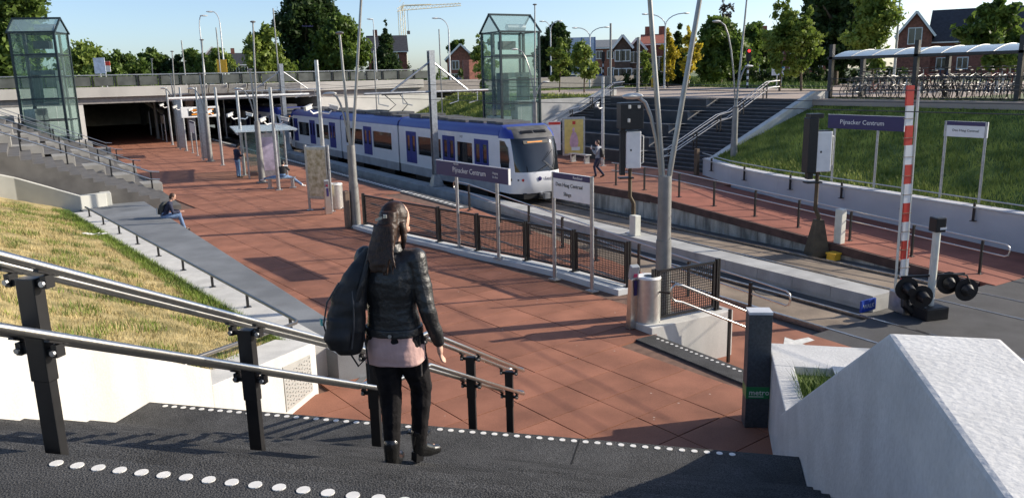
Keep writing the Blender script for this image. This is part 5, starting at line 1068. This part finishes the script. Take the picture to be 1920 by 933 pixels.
def person(name, label, loc, rz, J, cl, scale=1., vox=.012, hair=None, feat=True):
    """J: joints in metres, x right, y forward. cl: clothing materials."""
    t = thing(name, label, 'person', loc, rz, world=False); t.scale = (scale,)*3; g = {k: Vector(v) for k, v in J.items()}
    b = MB(); hd_ = g['head']; f = g.get('face', Vector((0,1,0))).normalized(); up = Vector((0,0,1)); up = (up-f*up.dot(f)).normalized(); sd_ = f.cross(up); rm = Matrix((sd_, f, up)).transposed()
    b.ell(hd_+up*.02, (.075,.095,.115), 16, 10, rot=rm); b.ell(hd_-up*.055+f*.02, (.055,.065,.06), 12, 8, rot=rm); b.ell(hd_+f*.10-up*.01, (.012,.022,.022), 8, 6, rot=rm)
    for s in (-1, 1): b.ell(hd_+sd_*s*.077-up*.005-f*.005, (.010,.018,.03), 8, 6, rot=rm)
    b.ell(hd_+f*.088-up*.055, (.024,.012,.010), 8, 6, rot=rm)
    limb(b, [g['neck'], hd_-up*.03], [.055,.05])
    b.loft([ring(g['pelvis']+Vector((0,0,-.10)), .135,.10), ring(g['pelvis'], .165,.115), ring(g['pelvis'].lerp(g['chest'],.45), .125,.095), ring(g['chest'], .15,.11), ring(g['neck'].lerp(g['chest'],.35), .13,.085), ring(g['neck'], .06,.055)])
    for s in ('l','r'):
        limb(b, [g['sh'+s], g['el'+s], g['wr'+s]], [.05,.04,.027]); limb(b, [g['hip'+s], g['kn'+s], g['an'+s]], [.085,.055,.038])
        hand(b, g['wr'+s], g.get('hd'+s, g['wr'+s]-g['el'+s]), g.get('th'+s, Vector((0,1,0))), .6)
        limb(b, [g['an'+s]+Vector((0,0,-.03)), g['an'+s]+g['ft'+s]*.14+Vector((0,0,-.05))], [.04,.03])
    remesh(b, 'body', skin_m, t, vox, 3)
    b = MB(); hem = g['pelvis']+Vector((0,0,cl.get('hem',-.02)))
    b.loft([ring(hem, .185,.135), ring(g['pelvis'].lerp(g['chest'],.4), .160,.122), ring(g['chest'], .185,.135), ring(g['neck'].lerp(g['chest'],.38), .175,.108), ring(g['neck'].lerp(g['chest'],.12), .10,.075), ring(g['neck']+Vector((0,0,.015)), .07,.065)])
    for s in ('l','r'):
        q = g['el'+s].lerp(g['wr'+s], cl.get('sleeve',.92)); limb(b, [g['sh'+s], g['el'+s], q], [.07,.056,.043])
        limb(b, [g['chest'].lerp(g['neck'],.5), g['sh'+s]], [.08,.072])
    remesh(b, 'jacket', cl['top'], t, vox, 5, cl.get('wr',.006), 11)
    b = MB(); b.loft([ring(g['pelvis']+Vector((0,0,-.12)), .16,.12), ring(g['pelvis']+Vector((0,0,-.02)), .178,.128), ring(g['pelvis']+Vector((0,0,.1)), .15,.11)])
    for s in ('l','r'): limb(b, [g['hip'+s], g['kn'+s], g['an'+s].lerp(g['kn'+s], .04)], cl.get('leg',[.102,.068,.055])); limb(b, [g['pelvis']+Vector((0,0,-.04)), g['hip'+s]], [.11,.10])
    remesh(b, 'trousers', cl['leg_m'], t, vox, 4, .005, 14)
    for s in ('l','r'):
        b = MB(); a = g['an'+s]; d = g['ft'+s].normalized(); limb(b, [a+Vector((0,0,.02)), a+Vector((0,0,-.03)), a+d*.08+Vector((0,0,-.052)), a+d*.155+Vector((0,0,-.058))], [.046,.048,.042,.034]); remesh(b, 'shoe', cl['shoe'], t, vox, 2)
    b = MB(); hl_ = cl.get('hair', .0)
    b.ell(hd_+up*.035-f*.018, (.086,.098,.105), 16, 10, rot=rm)
    if not hl_: b.ell(hd_-f*.045-up*.02, (.075,.06,.08), 12, 8, rot=rm)
    hr_o = b
    if not hl_:
        # trim the fringe by cutting with a simple mask of vertices in front of the face
        o = remesh(b, 'hair', cl.get('hair_m', hair_m), t, vox, 2); bm = bmesh.new(); bm.from_mesh(o.data)
        dl = [v for v in bm.verts if (v.co-hd_).dot(f) > .045 and (v.co-hd_).dot(up) < .075]; bmesh.ops.delete(bm, geom=dl, context='VERTS'); bm.to_mesh(o.data); bm.free()
    return t, g, (hd_, f, up, sd_)
V_ = Vector
# the woman walking down the stairs
wj = dict(head=(.02,.06,1.60), face=(.62,.72,-.34), neck=(0,.0,1.46), chest=(0,-.01,1.28), pelvis=(0,0,.95),
  shl=(-.17,.0,1.40), ell=(-.24,.05,1.12), wrl=(-.16,.22,1.02), shr=(.175,.0,1.40), elr=(.245,-.03,1.10), wrr=(.275,.08,.86), hdr=(.0,.25,-1), thr=(-.3,1,.2),
  hipl=(-.082,0,.90), knl=(-.072,.05,.49), anl=(-.060,-.02,.10), ftl=(-.05,1,0), hipr=(.082,0,.90), knr=(.095,.19,.51), anr=(.065,.17,.108), ftr=(.5,.8,-.12))
wl_ = S(4.46, -1.87, 3.2-.175*5)
wt_, g, (hd_, f, up, sd_) = person('person', 'woman in black leather jacket and pink top walking down the stairs with backpack', wl_, R(-45)+0, wj,
  dict(top=leather, leg_m=denim_k, shoe=boot_m, hem=-.015, leg=[.118,.076,.050], hair=1, wr=.007, sleeve=.95), 1.04, .007)
# local y (forward) must point down the stairs: S direction is 45 degrees between +x and +y
b = MB(); b.ell(hd_+up*.03-f*.016, (.083,.100,.108), 20, 12, rot=Matrix((sd_,f,up)).transposed())
b.loft([ring(V_((.015,-.005,1.69)), .055,.055), ring(V_((.01,-.04,1.60)), .068,.06), ring(V_((.004,-.075,1.52)), .070,.052), ring(V_((-.004,-.115,1.455)), .072,.04), ring(V_((-.01,-.145,1.40)), .066,.028), ring(V_((-.014,-.155,1.355)), .045,.016)])
for k in range(26):
    x_ = -.075+.15*k/25; e_ = random.uniform(-.03,.03); b.tube([(x_*.8+.01,-.085-.02*(1-(x_/.075)**2),1.62),(x_*.95,-.115-.015*(1-(x_/.075)**2),1.52),(x_*1.05+e_*.3,-.15,1.44),(x_*1.1+e_,-.168,1.36+random.uniform(-.03,.03))], [.010,.011,.010,.004], 6)
b.loft([ring(V_((.085,.02,1.62)), .022,.03,10), ring(V_((.10,.02,1.52)), .024,.028,10), ring(V_((.105,.0,1.42)), .018,.022,10), ring(V_((.105,-.02,1.36)), .012,.014,10)])
o = remesh(b, 'hair', hair_m, wt_, .006, 5, .003, 30); bm = bmesh.new(); bm.from_mesh(o.data)
dl = [v for v in bm.verts if (v.co-hd_).dot(f) > .05 and (v.co-hd_).dot(up) < .07]; bmesh.ops.delete(bm, geom=dl, context='VERTS'); bm.to_mesh(o.data); bm.free()
MB().obox(V_((-.01,-.118,1.66)), (.045,.012,.014), (1,.1,.35)).obox(V_((.03,-.112,1.675)), (.02,.014,.02)).build('hair_clip', M('clip_silver',(.7,.7,.7),.25,.9), wt_)
b = MB(); b.loft([ring(V_((0,0,.755)), .205,.150,24), ring(V_((0,0,.82)), .198,.148,24), ring(V_((0,0,.93)), .180,.132,24), ring(V_((0,0,1.0)), .16,.12,24)]); remesh(b, 'pink_top', pink_m, wt_, .008, 4, .012, 10)
b = MB(); b.loft([ring(V_((0,0,.935)), .192,.143,24), ring(V_((0,0,.985)), .190,.141,24)]); remesh(b, 'waistband', leather, wt_, .008, 2, .003, 14); MB().tube([(.03,-.148,.955),(.03,-.154,.955)], .012, 10).build('stud', galv, wt_); MB().obox((.185,-.03,.80), (.022,.008,.26), (0,1,0)).build('belt_end', leather, wt_)
b = MB(); b.loft([ring(V_((0,-.012,1.445)), .098,.085,20), ring(V_((0,-.012,1.50)), .082,.078,20)]); remesh(b, 'collar', leather, wt_, .008, 2, .003, 20)
for a, hy in ((g['anl'],1),(g['anr'],1)):
    d = (g['ftl'] if a is g['anl'] else g['ftr']).normalized(); b = MB(); limb(b, [a+V_((0,0,.09)), a+V_((0,0,.0))], [.055,.050]); limb(b, [a+V_((0,0,-.01)), a+d*.08+V_((0,0,-.045)), a+d*.14+V_((0,0,-.062))], [.050,.043,.032]); remesh(b, 'boot', boot_m, wt_, .007, 2)
    MB().obox(a-d*.02+V_((0,0,-.072)), (.06,.06,.06), d).build('heel', blackm, wt_)
bp_ = thing('backpack', 'black backpack slung over the woman\'s left shoulder', 'backpack', wl_+Matrix.Rotation(R(-45),3,'Z')@Vector((.075,-.03,.05)), R(-45), world=False); bp_.scale = (1.04,)*3
b = MB(); b.loft([ring(V_((-.345,-.10,.80)), .075,.06,20), ring(V_((-.36,-.11,.86)), .118,.085,20), ring(V_((-.35,-.11,1.0)), .132,.10,20), ring(V_((-.315,-.10,1.15)), .122,.10,20), ring(V_((-.27,-.08,1.28)), .098,.085,20), ring(V_((-.22,-.03,1.40)), .05,.055,20), ring(V_((-.19,.0,1.46)), .04,.055,20)])
b.loft([ring(V_((-.37,-.17,.84)), .08,.05,16), ring(V_((-.37,-.185,.92)), .095,.06,16), ring(V_((-.355,-.175,1.04)), .08,.05,16)]); remesh(b, 'bag', nylon, bp_, .009, 3, .016, 8)
MB().tube([(-.19,.02,1.47),(-.16,-.10,1.42),(-.20,-.16,1.25),(-.26,-.17,1.1)], .018, 8).tube([(-.36,-.1,.82),(-.28,-.12,.72),(-.22,-.12,.78)], .006, 6).tube([(-.22,-.13,.95),(-.205,-.13,.75),(-.20,-.14,.62)], .006, 6).build('strap', nylon, bp_); MB().obox((-.48,-.2,1.02), (.03,.01,.04), (.6,-.6,0)).build('logo', M('teal',(.05,.35,.33),.5), bp_)
MB().tube([(-.45,-.17,.86),(-.47,-.19,1.0),(-.44,-.18,1.14),(-.36,-.155,1.26)], .006, 6).tube([(-.28,-.2,.86),(-.25,-.205,1.0),(-.25,-.19,1.14),(-.27,-.16,1.26)], .006, 6).build('zip', M('zip_grey',(.05,.05,.055),.4), bp_)
# the man sitting on the ledge
mj = dict(head=(0,.26,1.16), face=(0,.86,-.5), neck=(0,.17,1.02), chest=(0,.10,.86), pelvis=(0,-.05,.58), shl=(-.19,.15,.95), ell=(-.22,.20,.68), wrl=(-.08,.42,.66), shr=(.19,.15,.95), elr=(.22,.22,.68), wrr=(.08,.44,.66), hipl=(-.09,0,.54), knl=(-.11,.42,.55), anl=(-.11,.48,.10), ftl=(-.1,1,0), hipr=(.09,0,.54), knr=(.11,.42,.53), anr=(.12,.52,.10), ftr=(.1,1,0))
mp = Vector((Rr(28.2)-.10, 28.2, 0)); face_x = R(-90)
mt_, g, _ = person('person', 'man in dark jacket and jeans sitting on the stone ledge looking down', mp, face_x-R(8), mj, dict(top=navy_m, leg_m=jean_m, shoe=boot_m, hem=.0, hair_m=M('hair_short',(.06,.03,.018),.6)), 1.0, .013)
bk_ = thing('backpack', 'grey and black backpack on the back of seated man', 'backpack', mp, face_x-R(8), world=False); b = MB(); b.loft([ring(V_((0,-.17,.62)), .13,.08), ring(V_((0,-.14,.75)), .15,.10), ring(V_((0,-.08,.92)), .14,.09), ring(V_((0,-.01,1.02)), .09,.05)]); remesh(b, 'bag', M('bag_dark',(.03,.035,.035),.7), bk_, .014, 3); MB().obox((0,-.27,.72),(.2,.03,.2)).build('pocket', M('bag_grey',(.42,.44,.45),.7), bk_)
# the man standing at the shelter
sj = dict(head=(0,.10,1.62), face=(0,.8,-.5), neck=(0,.02,1.47), chest=(0,0,1.28), pelvis=(0,0,.95), shl=(-.19,0,1.40), ell=(-.22,.08,1.12), wrl=(-.06,.30,1.12), shr=(.19,0,1.40), elr=(.22,.08,1.12), wrr=(.06,.30,1.14), hipl=(-.09,0,.90), knl=(-.10,.02,.48), anl=(-.11,0,.09), ftl=(-.15,1,0), hipr=(.09,0,.90), knr=(.10,.02,.48), anr=(.11,0,.09), ftr=(.15,1,0))
p_ = onz(448,333,0)
person('person', 'man in dark vest with grey sleeves standing by the shelter reading phone', p_, R(-75), sj, dict(top=navy_m, leg_m=jean_m, shoe=boot_m, hem=-.03, hair_m=M('hair_black',(.012,.01,.01),.5)), 1.0, .014)
for s, l in (('l',0),): pass
# person stretching on bench
bj = dict(head=(.0,.20,1.12), face=(0,.8,-.45), neck=(0,.12,.99), chest=(0,.06,.82), pelvis=(0,-.05,.56), shl=(-.18,.10,.92), ell=(-.26,.30,.85), wrl=(-.16,.50,.88), shr=(.18,.10,.92), elr=(.24,.28,.80), wrr=(.1,.5,.86), hipl=(-.09,0,.52), knl=(-.46,-.08,.52), anl=(-.86,-.05,.45), ftl=(-1,.2,0), hipr=(.09,0,.52), knr=(.42,.14,.42), anr=(.80,.20,.10), ftr=(1,.3,0))
person('person', 'person in black top and jeans sitting astride the steel bench with papers', bp+Vector((.1,0,0)), R(-28), bj, dict(top=M('black_cloth',(.012,.012,.014),.8), leg_m=jean_m, shoe=white_p, hem=.0, sleeve=.35, hair_m=MATS['hair_black']), 1.0, .014)
q = bp+Vector((.1,0,0)); rr = Matrix.Rotation(R(-28),3,'Z'); tag(MB().obox(q+rr@V_((-.03,.62,.93)), (.30,.22,.012), rr@V_((1,0,0)), rr@V_((0,-.4,1))).build('paper', white_p), 'white papers held by the person on the steel bench', 'paper')
# walker on the far platform
kj = dict(head=(0,.06,1.62), face=(-.3,.9,-.1), neck=(0,.02,1.47), chest=(0,0,1.28), pelvis=(0,0,.95), shl=(-.19,0,1.40), ell=(-.26,.06,1.14), wrl=(-.20,.22,1.32), shr=(.19,0,1.40), elr=(.30,-.12,1.16), wrr=(.38,-.12,.94), hipl=(-.09,0,.90), knl=(-.10,.16,.52), anl=(-.08,.10,.12), ftl=(0,1,-.1), hipr=(.09,0,.90), knr=(.10,.10,.50), anr=(.10,-.22,.14), ftr=(0,1,-.3))
wp_ = onz(1122,333,0); wz = R(30)
person('person', 'person in pale top carrying a black bag walking along the far platform', wp_, wz, kj, dict(top=grey_cl, leg_m=navy_m, shoe=blackm, hem=-.03, hair_m=M('hair_short',(.06,.03,.018),.6)), 1.02, .014)
b2 = thing('backpack', 'black bag on the back of walking person', 'backpack', wp_, wz, world=False); b = MB(); b.loft([ring(V_((0,-.20,.98)), .12,.07), ring(V_((0,-.21,1.12)), .14,.09), ring(V_((0,-.18,1.32)), .12,.08), ring(V_((0,-.14,1.42)), .07,.04)]); remesh(b, 'bag', nylon, b2, .014, 3)
rr = Matrix.Rotation(wz,3,'Z'); tag(MB().obox(wp_+rr@V_((-.2,.27,1.47)), (.09,.015,.17), rr@V_((1,0,0))).build('phone', white_p), 'white phone held up by walking person on far platform', 'phone')

wt_.scale = (.98, .98, 1.04); bp_.scale = (.96, .98, 1.02)
bpy.data.scenes.remove(TMP)
